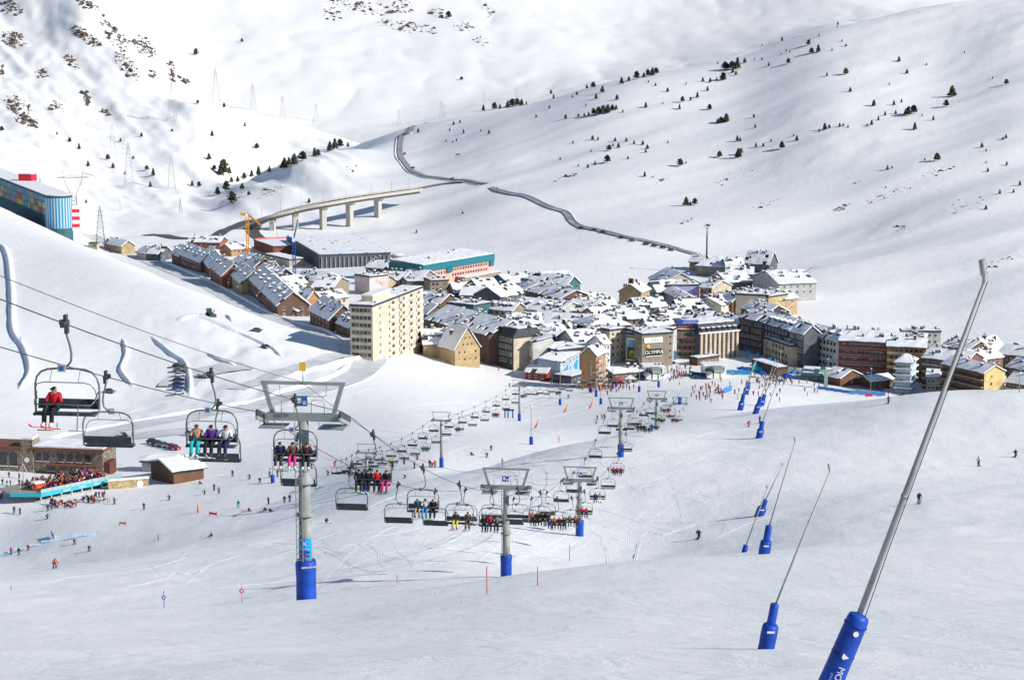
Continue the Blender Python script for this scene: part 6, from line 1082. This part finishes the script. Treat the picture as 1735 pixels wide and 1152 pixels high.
# ------------------------------------------------------------------ snow lances with blue pads
GALV = M('lance_tube', (.34, .345, .34), .6, .16, 2.0)
def lance(lab, base, padtop, top, r1, r2, rt, hd_, y=None, near=False):
    """radii and head length in photo pixels at the lance's distance"""
    p = G(*base) if y is None else PY(base[0], base[1], y); k = p.y/FPX; r1, r2, rt, hl = r1*k, r2*k, rt*k, hd_*k
    q = PY(padtop[0], padtop[1], p.y)-p; e = PY(top[0], top[1], p.y)-p
    t = thing('snow_lance', lab, 'snow lance', p); hd = Vector((-.16, 0, 1)).normalized(); e2 = e-hd*hl; d = (e2-q).normalized(); b0 = -q.normalized()*.4
    if near:
        ax = q.normalized()
        pr = [(b0, r1*1.04), (q*.25, r1*1.06), (q*.5, r1*1.0), (q*.8, r1*.97), (q*.95, r1*.93), (q*.985, r1*.84), (q*1.0, r1*.5)]
        MB().path([a for a, _ in pr], [r for _, r in pr], BLUE, 18).obj('pad', t)
        for z in (.62, .9): MB().path([q*(z-.006), q*(z+.006)], r1*1.02, M('pad_strap', (.004, .03, .25), .5), 18).obj('strap', t)
        xa = -ax; za = Vector((0, -1, 0)); ya = za.cross(xa).normalized(); rot = Matrix((xa, ya, za)).transposed().to_euler()
        text('MORABANC', r1*.78, WHITEP, t, q*.30+Vector((r1*.1, -r1*1.08, 0)), rot, 'pad_lettering', ex=.003); text('grandvalira', r1*.3, M('pale_blue_ink', (.25, .4, .75)), t, q*.40+Vector((-r1*.45, -r1*1.0, 0)), rot, 'small_lettering', ex=.002)
        MB().add([(0, 0, 0), (r1*.5, 0, r1*.1), (r1*.05, 0, r1*.55), (-r1*.1, 0, r1*.2)], [(0, 1, 2, 3)], WHITEP).obj('logo', t, q*.60+Vector((-r1*.1, -r1*1.07, 0)))
        MB().lathe((0, 0, 0), [(r1*.24, 0), (r1*.24, .01)], WHITEP, 12, axis=Matrix.Rotation(PI/2, 3, 'X')).obj('patch', t, q*.84+Vector((r1*.1, -r1*.98, 0)))
        MB().path([q*.97+Vector((r1*.5, -.02, 0)), q+(e2-q)*.2+Vector((rt*1.3, -rt*.6, 0)), q+(e2-q)*.6+Vector((rt*1.15, -rt*.5, 0)), e2+Vector((rt*.9, 0, 0))], rt*.16, DSTEEL, 5).obj('air_hose', t)
    else:
        MB().path([b0, q*.12, q*.3, q*.5, q*.55], [r1*1.08, r1, r1*1.04, r1, r1*.8], BLUE, 12).obj('pad', t); MB().path([q*.45, q*.6, q*.97, q], [r2, r2*1.03, r2, r2*.8], BLUE, 10).obj('upper_pad', t); MB().box(q*.42+Vector((0, -r1-.004, 0)), (r1*.9, .01, r1*.25), WHITEP).obj('pad_label', t)
    MB().path([q*.9, q+(e2-q)*.5, e2], [rt, rt*.88, rt*.62], GALV, 10).obj('tube', t); cl = q+(e2-q)*.36; MB().path([cl-d*rt*.6, cl+d*rt*.6], rt*1.12, GALV, 10).obj('collar', t)
    MB().path([e2-d*hl*.15, e2+hd*hl*.1, e2+hd*hl*.25, e2+hd*hl*.3, e2+hd*hl], [rt*.62, rt*.7, rt*.75, rt*1.15, rt*1.1], GALV, 8).obj('head', t)
    for j in range(3): MB().box(e2+hd*hl*(.4+.2*j)+Vector((rt*.85, 0, 0)), (rt*.5, rt*1.1, hl*.1), DSTEEL).obj('nozzle', t)
lance('large slanted steel snow lance with blue pad in the right foreground', (1382,1215), (1457,1040), (1664,440), 21, 18, 5.4, 38, y=27, near=True)
lance('second slanted snow lance with blue pad, bottom right of centre', (1298,1099), (1313,1022), (1404,786), 14.5, 7.8, 1.8, 14)
lance('third slanted snow lance standing on the snow edge at right', (1293,946), (1303,890), (1346,740), 10, 6, 1.3, 9, y=122)
lance('fourth snow lance, thin, behind the third one', (1286,874), (1297,846), (1325,784), 8, 5, 1.0, 5)
lance('lone thin snow lance left of the third one, base behind the snow edge', (1256,952), (1264,923), (1299,822), 5, 4.5, 1.3, 6, y=150)
lance('fifth snow lance further down the right-hand piste', (1286,742), (1292,714), (1316,644), 6, 4, .8, 4)
lance('sixth snow lance beside the two skiers', (1280,701), (1289,672), (1312,612), 5, 3.4, .7, 3); lance('seventh snow lance near the plaza, right-hand line', (1289,688), (1296,668), (1318,610), 5, 3.4, .7, 3)
lance('snow lance nearest the plaza on the left-hand line', (1254,695), (1260,668), (1278,612), 5, 3.4, .7, 3); lance('snow lance behind the blue banner fence', (1263,668), (1268,648), (1282,606), 5, 3.4, .7, 3)
# ------------------------------------------------------------------ lamp posts and floodlights
def lamp(px, py, hp, lab, pad=False, kind='street', ymin=0):
    p = G(px, py, 0, ymin); H = hp*p.y/FPX; t = thing('lamp_post', lab, 'lamp post', p, 0, 'lamp posts'); MB().path([(0, 0, -.3), (0, 0, H)], [.12, .08], STEEL, 6).obj('pole', t)
    if pad: MB().lathe((0, 0, -.3), [(.5, 0), (.5, 2.2), (.4, 2.4)], BLUE, 10).obj('pad', t)
    if kind == 'street': MB().lathe((0, 0, H), [(.15, 0), (.34, .12), (.34, .3), (.1, .42)], WHITEP, 8).obj('lantern', t)
    else:
        MB().box((0, 0, H), (3.6, .2, .2), GREY).obj('crossbar', t)
        for s in (-1.4, 0, 1.4): MB().box((s, -.2, H+.25), (.6, .3, .4), DSTEEL).obj('floodlight', t)
for k, (x, y, h) in enumerate([(358,477,16),(373,486,17),(387,495,16),(403,502,16),(435,519,18),(454,527,18),(488,534,17),(560,560,19),(582,566,17),(600,576,16)]): lamp(x, y, h, f'{ORD[k]} street lamp from the upper left along the curved village street', ymin=700)
for (x, y, h, lab) in [(949,686,74,'floodlight mast left of the ski school hut, with blue pad'),(1001,665,58,'floodlight mast in front of the orange facade'),(1018,685,46,'short floodlight mast below the orange facade'),(1038,659,50,'floodlight mast below the cream tower house'),(1083,664,62,'floodlight mast before the white station cabin'),(1116,352/2+480,40,'floodlight mast left of the central station')]: lamp(x, y, h, lab, True, 'flood', 480)
for (x, y, h, lab) in [(1322,626,30,'street lamp before the beige lower block'),(1402,634,26,'street lamp before the pale grey block'),(1475,666,42,'street lamp left of the glass pavilion'),(1542,664,34,'street lamp at the glass pavilion'),(900,753,66,'thin pole with a red flag on the lower piste'),(940,470,26,'floodlight behind the teal sheds'),(1727,668,36,'street lamp at the far right edge'),(470,404,26,'tall lamp beside the valley road'),(462,818,60,'tall thin pole with blue foot on the lower piste')]: lamp(x, y, h, lab, x in (900, 462), ymin=440)
# ------------------------------------------------------------------ markers, banners, nets
PINKR = M('marker_red', (.75, .10, .13), .6); 
def marker(px, py, hp, lab, mat=PINKR, disc=True, ymin=0):
    p = G(px, py, 0, ymin); H = hp*p.y/FPX; t = thing('piste_marker', lab, 'piste marker', p, 0, 'piste markers'); MB().path([(0, 0, -.2), (0, 0, H)], .03*max(1, p.y/150), mat, 5).obj('pole', t)
    if disc: MB().lathe((0, -.05, H*.62), [(H*.12, 0), (H*.12, .04)], mat, 14, axis=Matrix.Rotation(PI/2, 3, 'X')).obj('disc', t); MB().lathe((0, -.10, H*.62), [(H*.055, 0), (H*.055, .03)], WHITEP, 10, axis=Matrix.Rotation(PI/2, 3, 'X')).obj('disc_centre', t)
for x, y, h, l, m, d in [(410,1021,36,'red piste marker pole with round disc left of the big tower',PINKR,True),(278,1030,32,'blue piste marker pole at lower left',SIGNW,True),(825,1006,50,'thin red pole below the second tower',PINKR,False),(911,992,34,'thin red pole below the third tower',PINKR,False),(965,950,30,'thin red pole left of the third tower',PINKR,False),(851,790,16,'red diamond marker above the second tower',PINKR,True),(947,750,12,'red marker on the snow edge left of the fourth tower',PINKR,True),(673,985,14,'low red marker sign right of the big tower',PINKR,True),(268,915,10,'small dark marker on the lower left piste',DSTEEL,True),(19,1000,8,'tiny blue marker at lower left',SIGNW,False),(35,583,14,'square blue sign beside the curving snow bank',SIGNB,True),(97,727,12,'triangular road sign above the restaurant',DSTEEL,True)]: marker(x, y, h, l, m, d)
def panel(name, lab, cat, a, b, h, mat, ymin=0, legs=True, th=.08):
    A_, B_ = G(*a, 0, ymin), G(*b, 0, ymin); d = B_-A_; L = math.hypot(d.x, d.y); t = thing(name, lab, cat, A_, math.atan2(d.y, d.x)); n = max(1, int(L/3)); dz = d.z/n
    for k in range(n): MB().box((L*(k+.5)/n, 0, .25+h/2+dz*(k+.5)), (L/n*.99, th, h), mat).obj('panel', t)
    for k in range(n+1): MB().box((L*k/n, .1, .1+h/2+dz*k), (.08, .08, h+.6), DSTEEL).obj('post', t)
NET = M('blue_net', (.05, .22, .55), .7, .2, 2); LNET = M('pale_blue_net', (.36, .50, .66), .8, .15, 2)
for lab, a, b, h, m, ym in [('pale blue safety net across the lower left piste',(0,942),(92,916),.35,LNET,0),('second pale blue net curling from the first at lower left',(92,916),(88,908),1.0,LNET,0),('faint blue net right of the curled one',(122,914),(165,904),.6,LNET,0),('long sky-blue banner fence right of the central lift station',(1231,634),(1272,636),1.6,SKYB,560),('dark blue banner fence in front of the central lift station',(1226,667),(1240,662),1.6,NET,560),('blue net fence along the shaded street at right',(1440,668),(1500,672),1.4,NET,600),('blue net fence left of the shaded street',(1385,660),(1440,668),1.2,NET,600),('turquoise banner fence near the ski school meeting point',(1274,630),(1292,631),1.8,M('turq_banner',(.02,.42,.52),.6),560),('dark blue mats beside the central station',(1168,636),(1196,640),1.5,M('navy_mat',(.02,.06,.16),.7),560)]: panel('safety_fence', lab, 'fence', a, b, h, m, ym)
t = thing('start_gate', 'gate of three dark blue posts under a dark bar on the lower piste', 'gate', G(862, 708, 0, 480)); MB().box((0, 0, 2.6), (3.4, .6, .5), DSTEEL).obj('bar', t)
for x in (-1.2, -.2, 1.3): MB().lathe((x, 0, -.2), [(.22, 0), (.22, 2.5)], BLUE, 8).obj('post', t)
panel('banner', 'red banner lying on the lower piste left of the big tower', 'banner', (354,874), (367,873), .55, PINKR); panel('banner', 'brown and orange banner on the lower left piste', 'banner', (202,890), (213,889), .5, ORANGE); panel('banner', 'red boards beside the plaza nets', 'banner', (1466,672), (1478,673), 1.0, REDP, 600)
for k, (x, y, h, m, l) in enumerate([(1203,608,16,SKYB,'light blue'),(1221,606,14,BLUE,'dark blue'),(1142,612,18,SKYB,'light blue'),(1265,610,16,SKYB,'light blue'),(1281,614,16,SKYB,'light blue'),(1302,622,17,SKYB,'light blue'),(1311,625,17,SKYB,'light blue'),(1329,630,12,M('magenta_flag',(.6,.05,.3),.6),'magenta')]):
    p = G(x, y, 0, 560); H = h*p.y/FPX; t = thing('banner_flag', f'{l} upright banner flag, {ORD[k]} from the left along the plaza' if k != 2 else 'light blue upright banner flag at the lettering block', 'flag', p, random.uniform(-.3, .3), 'upright banner flags'); MB().path([(0, 0, 0), (0, 0, H)], .06, DSTEEL, 5).obj('pole', t); MB().extr([(-.03, .6), (.03, .6), (.03, H), (-.03, H)], .05, 1.0, m).obj('flag', t)
def tent(px, py, w, mat, lab):
    p = G(px, py, 0, 520); t = thing('tent', lab, 'tent', p, .2); MB().add([(-w/2, -w/2, 2.1), (w/2, -w/2, 2.1), (w/2, w/2, 2.1), (-w/2, w/2, 2.1), (0, 0, 3.3)], [(0, 1, 4), (1, 2, 4), (2, 3, 4), (3, 0, 4), (3, 2, 1, 0)], mat).obj('canopy', t)
    for sx in (-1, 1):
        for sy in (-1, 1): MB().path([(sx*w*.48, sy*w*.48, 0), (sx*w*.48, sy*w*.48, 2.1)], .05, STEEL, 5).obj('leg', t)
for a in [(1280,628,4,MATS['turq_banner'],'turquoise tent at the ski school meeting point'),(1334,646,5,BLUE,'blue tent left of the rounded lift hall'),(1346,641,4,SKYB,'light blue tent behind the dark blue one'),(1020,650,4,WHITEP,'white tent below the orange facade'),(1048,654,4,REDP,'red tent below the cream tower house'),(1066,650,5,WHITEP,'white tent left of the white station cabin'),(1128,646,3.5,WHITEP,'white tent right of the white station cabin'),(1258,634,4,BLUE,'blue tent at the end of the sky-blue fence'),(1290,640,3.5,BLUE,'small blue tent among the plaza crowd'),(1000,650,4,M('terracotta_tent',(.4,.12,.08),.7),'terracotta tent below the yellow townhouse')]: tent(*a)
# ------------------------------------------------------------------ skiers
SK = [(19,939,'red','black','stand','at the far lower left edge'),(32,940,'black','charcoal','stand','second from the lower left edge'),(48,932,'red','charcoal','ski','third from the lower left edge'),(126,922,'navy','navy','ski','below the curled blue net'),(151,934,'plum','charcoal','ski','right of the navy skier at lower left'),(93,963,'orange','brown','ski','alone at lower left near the shaded bank'),(80,879,'charcoal','black','ski','below the terrace'),(81,865,'brown','black','stand','just under the terrace edge'),(24,869,'black','black','stand','left of the terrace foot'),(34,871,'blue','navy','stand','pair partner left of the terrace foot'),(244,863,'charcoal','black','stand','on the piste right of the terrace'),(287,847,'black','black','ski','below the brown shed'),(347,838,'green','black','ski','left of a pair under the three-rider chair'),(363,831,'navy','black','stand','upper of a pair under the three-rider chair'),(371,836,'grey','black','stand','right of a pair under the three-rider chair'),(358,909,'grey','charcoal','sit','sitting on the snow edge at left'),(194,854,'brown','black','stand','beside the ski rack right of the terrace'),(339,820,'plum','red','sit','sitting below the orange post'),(394,807,'charcoal','black','stand','above the resting group'),
 (423,812,'navy','black','ski','upper left of the blue pole'),(440,818,'black','black','ski','left of the blue pole'),(457,808,'green','black','stand','green jacket right of the blue pole'),(470,808,'charcoal','black','stand','right of the green skier'),(404,860,'teal','turquoise','stand','standing left of the resting group'),(455,854,'brown','black','stand','standing above the resting group'),(482,852,'charcoal','black','stand','just left of the big tower'),(491,850,'navy','black','stand','against the big tower'),(422,866,'plum','red','sit','resting group, left one'),(449,865,'red','black','sit','resting group, middle one'),(458,867,'navy','navy','sit','resting group, right one'),(554,886,'black','white','sit','sitting alone right of the big tower'),(567,790,'red','red','ski','red suit between the two lifts'),(556,805,'red','black','ski','right behind the big tower top'),(665,797,'black','black','stand','under the farther lift, left'),(685,787,'red','black','stand','red under the farther lift'),(686,810,'white','black','ski','white top under the farther lift'),(707,779,'charcoal','black','ski','right under the farther lift'),(702,794,'black','black','stand','black under the farther lift, right'),(728,791,'red','red','stand','left of three by the slim tower'),(732,792,'red','black','ski','middle of three by the slim tower'),(737,792,'red','brown','stand','right of three by the slim tower'),(832,763,'black','black','ski','on the bright lower piste above the second tower'),(799,771,'charcoal','black','sit','fallen on the bright lower piste'),(825,775,'black','black','ski','tiny one near the snow edge above the second tower'),(963,675,'charcoal','lime','ski','below the floodlight masts'),(845,628,'red','red','stand','at the foot of the stone gable inn'),(863,655,'red','black','ski','left of the red hut slope'),(938,651,'black','black','stand','left of three below the mural block'),(942,651,'navy','black','stand','middle of three below the mural block'),(946,651,'black','charcoal','stand','right of three below the mural block'),
 (1183,914,'black','black','side','crouching in a turn alone right of the third tower'),(1557,854,'black','charcoal','stand','dark suit right of the big lance, nearer one'),(1658,790,'white','charcoal','stand','white jacket near the right edge'),(1720,775,'black','black','side','leaning into a turn at the right edge'),(1505,684,'charcoal','black','stand','on the snow edge below the brick blocks'),(1268,723,'charcoal','pink','ski','pink trousers beside the fifth lance'),(1287,717,'teal','black','stand','dark green beside the fifth lance'),(1258,694,'white','white','ski','white suit left of the seventh lance'),(1250,676,'yellow','yellow','stand','yellow suit near the blue banner fence'),(1012,712,'navy','black','stand','left of the group by the orange lance'),(1020,709,'yellow','blue','stand','yellow in the group by the orange lance'),(1024,710,'purple','black','stand','right of the group by the orange lance'),(1010,718,'white','black','ski','ahead of the group by the orange lance'),(528,910/1.2+35,'black','red','ski','beneath the occupied chair at the big tower'),(648,784,'sky','sky','stand','light blue suit under the farther lift')]
for (x, y, jk, tr, ps, w) in SK:
    p = G(x, y, 0, 420 if (y < 900 and x < 1000 and y > 640) else 0)
    if x in (358, 554): p = G(x, y)
    person(f'skier in {jk} and {tr} {w}' if ps != 'sit' else f'person in {jk} and {tr} {w}', ps, p-V(0, 0, .02), random.uniform(-1.2, 1.2) if ps != 'side' else .4, jk, tr, random.choice(['black', 'charcoal', 'white', 'red']), random.choice(['black', 'white', 'red', 'grey']), True, 1.08)
# plaza crowd
cc = ['black', 'black', 'charcoal', 'navy', 'red', 'red', 'blue', 'teal', 'plum', 'brown', 'pink', 'white', 'orange', 'grey', 'lime']
def crowd(n, fn, where, group, ymin=560):
    for k in range(n):
        x, y = fn(); p = G(x, y, 0, ymin); jk, tr = random.choice(cc), random.choice(['black', 'black', 'navy', 'charcoal', 'brown', 'red'])
        person(where, random.choice(['stand', 'stand', 'ski']), p, random.uniform(0, 6.28), jk, tr, random.choice(['black', 'brown', 'white', 'red']), None, False, 1.05, group)
g = lambda cx, cy, sx, sy: (lambda: (random.gauss(cx, sx), random.gauss(cy, sy)))
crowd(26, g(1150, 632, 14, 6), 'one of the skiers queueing between the two lift stations', 'skiers between the lift stations'); crowd(34, g(1308, 645, 20, 6), 'one of the skiers crowding the plaza below the beige block', 'skiers on the plaza'); crowd(20, g(1290, 663, 30, 8), 'one of the skiers scattered on the snow below the plaza', 'skiers below the plaza')
crowd(24, g(1030, 655, 20, 5), 'one of the people gathered below the orange and cream houses', 'people at the bars below the townhouses'); crowd(14, g(1205, 668, 20, 10), 'one of the skiers waiting beside the central station', 'skiers beside the central station'); crowd(8, g(1375, 660, 22, 6), 'one of the skiers near the rounded lift hall', 'skiers near the rounded lift hall'); crowd(6, g(1530, 668, 30, 3), 'one of the people on the shaded street by the glass pavilion', 'people on the shaded street', 600)
# terrace guests
T0, Lt, Dt, zT, rzT = TER; mT = Matrix.Rotation(rzT, 3, 'Z'); CHR = MB().box((0, 0, .42), (.42, .42, .05), MATS['cloth_plum']).box((0, .2, .68), (.42, .05, .5), MATS['cloth_plum']).box((-.18, 0, .2), (.04, .4, .42), DSTEEL).box((.18, 0, .2), (.04, .4, .42), DSTEEL).mesh('terrace_chair'); TBL = MB().box((0, 0, .72), (.9, .9, .05), M('table_top', (.5, .46, .4), .7)).box((0, 0, .36), (.1, .1, .7), DSTEEL).box((0, 0, .03), (.5, .5, .05), DSTEEL).mesh('terrace_table')
def mass(name, lab, n, fn):
    """a packed crowd that reads as one mass"""
    mb = MB(); src = {}
    for k in BODY: me = BODY[k]; src[k] = ([v.co.copy() for v in me.vertices], [(tuple(p.vertices), p.material_index) for p in me.polygons])
    for _ in range(n):
        q, pose, rz = fn(); mr = Matrix.Rotation(rz, 3, 'Z'); jk = random.choice(['red', 'red', 'plum', 'black', 'black', 'brown', 'charcoal', 'navy', 'white', 'beige', 'orange', 'blue']); tr = random.choice(['black', 'red', 'navy', 'plum'])
        mats = [CM(jk), CM(tr), SKINM, CM(random.choice(['brown', 'black', 'beige', 'red'])), CM('black'), BOOT]; vs, fs = src[pose]; k0 = len(mb.v); mb.v += [tuple(mr@v+q) for v in vs]; ids = [mb.mi(m) for m in mats]
        for f, mi_ in fs: mb.f.append(tuple(i+k0 for i in f)); mb.m.append(ids[mi_]); mb.sm.append(True)
    mb.obj(name, label=lab, kind='stuff')
def onT():
    sit = random.random() < .75; return T0.location+mT@V(random.uniform(1.5, Lt*.9), random.uniform(1.2, Dt-.8), .5 if sit else .04), 'seated' if sit else 'stand', random.uniform(0, 6.28)
mass('terrace_crowd', 'crowd of guests packed on the sun terrace', 200, onT)
for k in range(70):
    x, y = random.uniform(1.5, Lt*.9), random.uniform(1.5, Dt-.8); new('terrace_chair', CHR, None, T0.location+mT@V(x, y, .02), random.uniform(0, 6.28), label='one of the dark red chairs among the terrace guests', cat='chair', group='chairs on the sun terrace')
for k in range(22):
    x, y = random.uniform(1.5, Lt*.9), random.uniform(1.5, Dt-1); new('terrace_table', TBL, None, T0.location+mT@V(x, y, .02), random.uniform(0, 1), label='one of the small tables among the terrace guests', cat='table', group='tables on the sun terrace')
def underT():
    t = random.random(); sit = random.random() < .6; return G(88+90*t+random.gauss(0, 3), 858-14*t+random.gauss(0, 3)), 'sit' if sit else 'stand', random.uniform(0, 6.28)
mass('lounging_crowd', 'crowd lounging on the snow below the terrace', 55, underT)
for k in range(10):
    p = G(random.uniform(0, 40), random.uniform(800, 850)); person('one of the people at the left end of the terrace', 'stand', p, random.uniform(0, 6.28), random.choice(cc), 'black', 'black', None, False, 1.0, 'people left of the terrace')
def plaza():
    c = random.choice([(1028, 655, 22, 5), (1028, 655, 22, 5), (1148, 634, 16, 6), (1312, 646, 22, 5), (1200, 664, 16, 8)]); return G(random.gauss(c[0], c[2]), random.gauss(c[1], c[3]), 0, 560), random.choice(['stand', 'stand', 'ski']), random.uniform(0, 6.28)
mass('plaza_crowd', 'dense crowd of skiers filling the lift plaza below the hotels', 150, plaza)
p = G(990, 545, 0, 700)+V(0, 0, 7); t = thing('excavator', 'yellow excavator on a raised site among the snowy roofs of mid town', 'excavator', p, .6); MB().box((0, 0, -3.2), (5.5, 5, 7.6), WM('stone')).obj('site_platform', t)
for x in (-.9, .9): MB().box((x, 0, .95), (.5, 3.0, .7), DSTEEL).obj('track', t)
MB().box((0, .3, 1.9), (2.2, 2.6, 1.1), YEL).obj('body', t); MB().box((-.5, -.5, 2.9), (.9, 1.2, 1.3), GLASS).obj('cab', t); MB().path([(.4, -.8, 2.2), (.4, -2.6, 4.4), (.4, -4.4, 2.6)], .22, YEL, 6).obj('arm', t)
t = thing('ski_rack', 'low rack of parked skis on the snow right of the terrace', 'ski rack', G(178, 852), .2); MB().path([(-3, 0, .8), (3, 0, .8)], .04, DSTEEL, 5).path([(-3, 0, 0), (-3, 0, .8)], .04, DSTEEL, 5).path([(3, 0, 0), (3, 0, .8)], .04, DSTEEL, 5).obj('rail', t)
for k in range(12): new('ski', ski_mesh(['red', 'white', 'black', 'sky', 'yellow'][k % 5]), t, (-2.7+k*.48, .1, .85), rot=(R(78), 0, 0))
# orange safety lances
for (x, y, dx, dy, l) in [(998,692,4,-14,'below the orange facade'),(906,725,4,-14,'on the lower piste below the inn'),(955,698,4,-12,'beside the first floodlight mast'),(336,868,0,-16,'left of the resting group'),(287,806,0,-18,'yellow-headed one before the brown shed')]:
    p = G(x, y, 0, 440); s = p.y/FPX; t = thing('orange_post', 'orange padded post '+l, 'post', p); MB().path([(0, 0, -.2), (dx*s, 0, -dy*s*.45), (dx*s*1.6, 0, -dy*s)], [.3, .28, .08], ORANGE, 8).obj('post', t); MB().lathe((dx*s*1.6, 0, -dy*s), [(.14, 0), (.2, .15), (.1, .3)], YEL, 8).obj('head', t)
# ------------------------------------------------------------------ ski tracks and snow heaps
def tracks():
    mb = MB(); rr = random.Random(5)
    prof = [(-.30, -.01), (-.2, .05), (-.1, -.015), (.08, -.015), (.18, .07), (.32, -.01)]
    def track(pts, w=1.0, hh=1.0):
        c = catmull(pts, 9); n = len(prof); vs = []
        for i, p in enumerate(c):
            d = c[min(i+1, len(c)-1)]-c[max(i-1, 0)]; d.z = 0
            if d.length < 1e-6: d = V(1, 0, 0)
            d.normalize(); s = V(d.y, -d.x, 0); e = min(1, i/4, (len(c)-1-i)/4)
            for a, z in prof: q = p+s*a*w; vs.append((q.x, q.y, float(Zg(q.x, q.y))+.012*hh+z*hh*(.2+.8*e)))
        mb.add(vs, [(i*n+k, i*n+k+1, (i+1)*n+k+1, (i+1)*n+k) for i in range(len(c)-1) for k in range(n-1)], PSNOW, False)
    P = [[(540,1000),(560,970),(590,940),(640,905),(690,885)],[(460,918),(480,921),(520,925),(560,938),(600,960),(640,972)],[(540,925),(570,935),(590,950),(600,970)],[(550,850),(565,860),(571,875)],[(620,920),(640,935),(645,955),(658,965)],[(690,890),(672,905),(672,930),(690,945),(705,965)],[(728,905),(718,925),(712,940),(700,955)],[(400,930),(470,915),(590,912),(690,900),(760,870)],[(330,1000),(430,990),(560,975),(700,965)],[(860,880),(868,905),(866,940),(872,962)],[(800,960),(830,935),(870,905),(900,885)],[(900,940),(925,925),(960,905),(985,890)],[(1030,880),(1020,920),(1030,950),(1022,970)],[(1035,800),(1060,770),(1100,760)],[(1080,830),(1092,860),(1070,890),(1065,930)],[(940,770),(900,800),(860,812),(820,830)],[(760,800),(720,820),(660,845),(600,870)],[(700,830),(760,822),(830,815)],[(1040,960),(1080,930),(1130,905),(1200,880)],[(905,800),(903,840),(910,880)],[(1130,800),(1150,850),(1160,900)],[(300,1000),(350,960),(420,935)],[(360,890),(330,920),(300,955),(280,985)],[(200,1000),(260,985),(330,975)],[(60,990),(140,975),(240,965),(330,940)],[(420,870),(400,890),(395,900)],[(580,860),(640,850),(700,828)],[(750,920),(790,905),(830,890)],[(1200,960-40),(1260,890),(1330,870)],[(985,870),(975,890),(990,915)]]
    for l in P: track([G(x, y) for x, y in l], .7, .34)
    for _ in range(70):
        x, y = rr.uniform(250, 1150), rr.uniform(760, 990); a = rr.uniform(-.5, .9); L = rr.uniform(60, 200); wob = rr.uniform(2, 14); ph = rr.random()*6
        l = [(x+math.cos(a)*L*t, y-math.sin(a)*L*t*.6+wob*math.sin(ph+t*rr.uniform(5, 9))) for t in np.linspace(0, 1, 7)]; g_ = [G(*q) for q in l]
        if max(p.y for p in g_) < 460 and min(p.y for p in g_) > 130 and max((g_[i+1]-g_[i]).length for i in range(6)) < 40: track(g_, .5, .22)
    for _ in range(60):
        x, y = rr.uniform(0, 1735), rr.uniform(985, 1150); L = rr.uniform(40, 260); a = rr.uniform(-.35, .12); g_ = [G(x+L*t, y-math.sin(a)*L*t*.5+3*math.sin(4*t+x)) for t in np.linspace(0, 1, 6)]
        if max(p.y for p in g_) < 110: track(g_, .16, .035)
    for _ in range(40):
        x, y = rr.uniform(0, 900), rr.uniform(690, 900); L = rr.uniform(60, 200); a = rr.uniform(-.2, .7); g_ = [G(x+L*t, y-a*L*t*.5+4*math.sin(5*t+x), 0, 440) for t in np.linspace(0, 1, 6)]
        if max(p.y for p in g_) < 720 and max((g_[i+1]-g_[i]).length for i in range(5)) < 60: track(g_, 1.0, .45)
    for _ in range(60):
        x, y = rr.uniform(1120, 1735), rr.uniform(690, 930); L = rr.uniform(20, 120); g_ = [G(x+rr.uniform(-4, 4)+12*math.sin(3*t+x), y+L*t*.8) for t in np.linspace(0, 1, 5)]
        if max(p.y for p in g_) < 480 and min(p.y for p in g_) > 150 and max((g_[i+1]-g_[i]).length for i in range(4)) < 60: track(g_, .5, .16)
    mb.obj('ski_tracks', label='ski tracks criss-crossing the snow of the slopes', kind='stuff')
tracks()
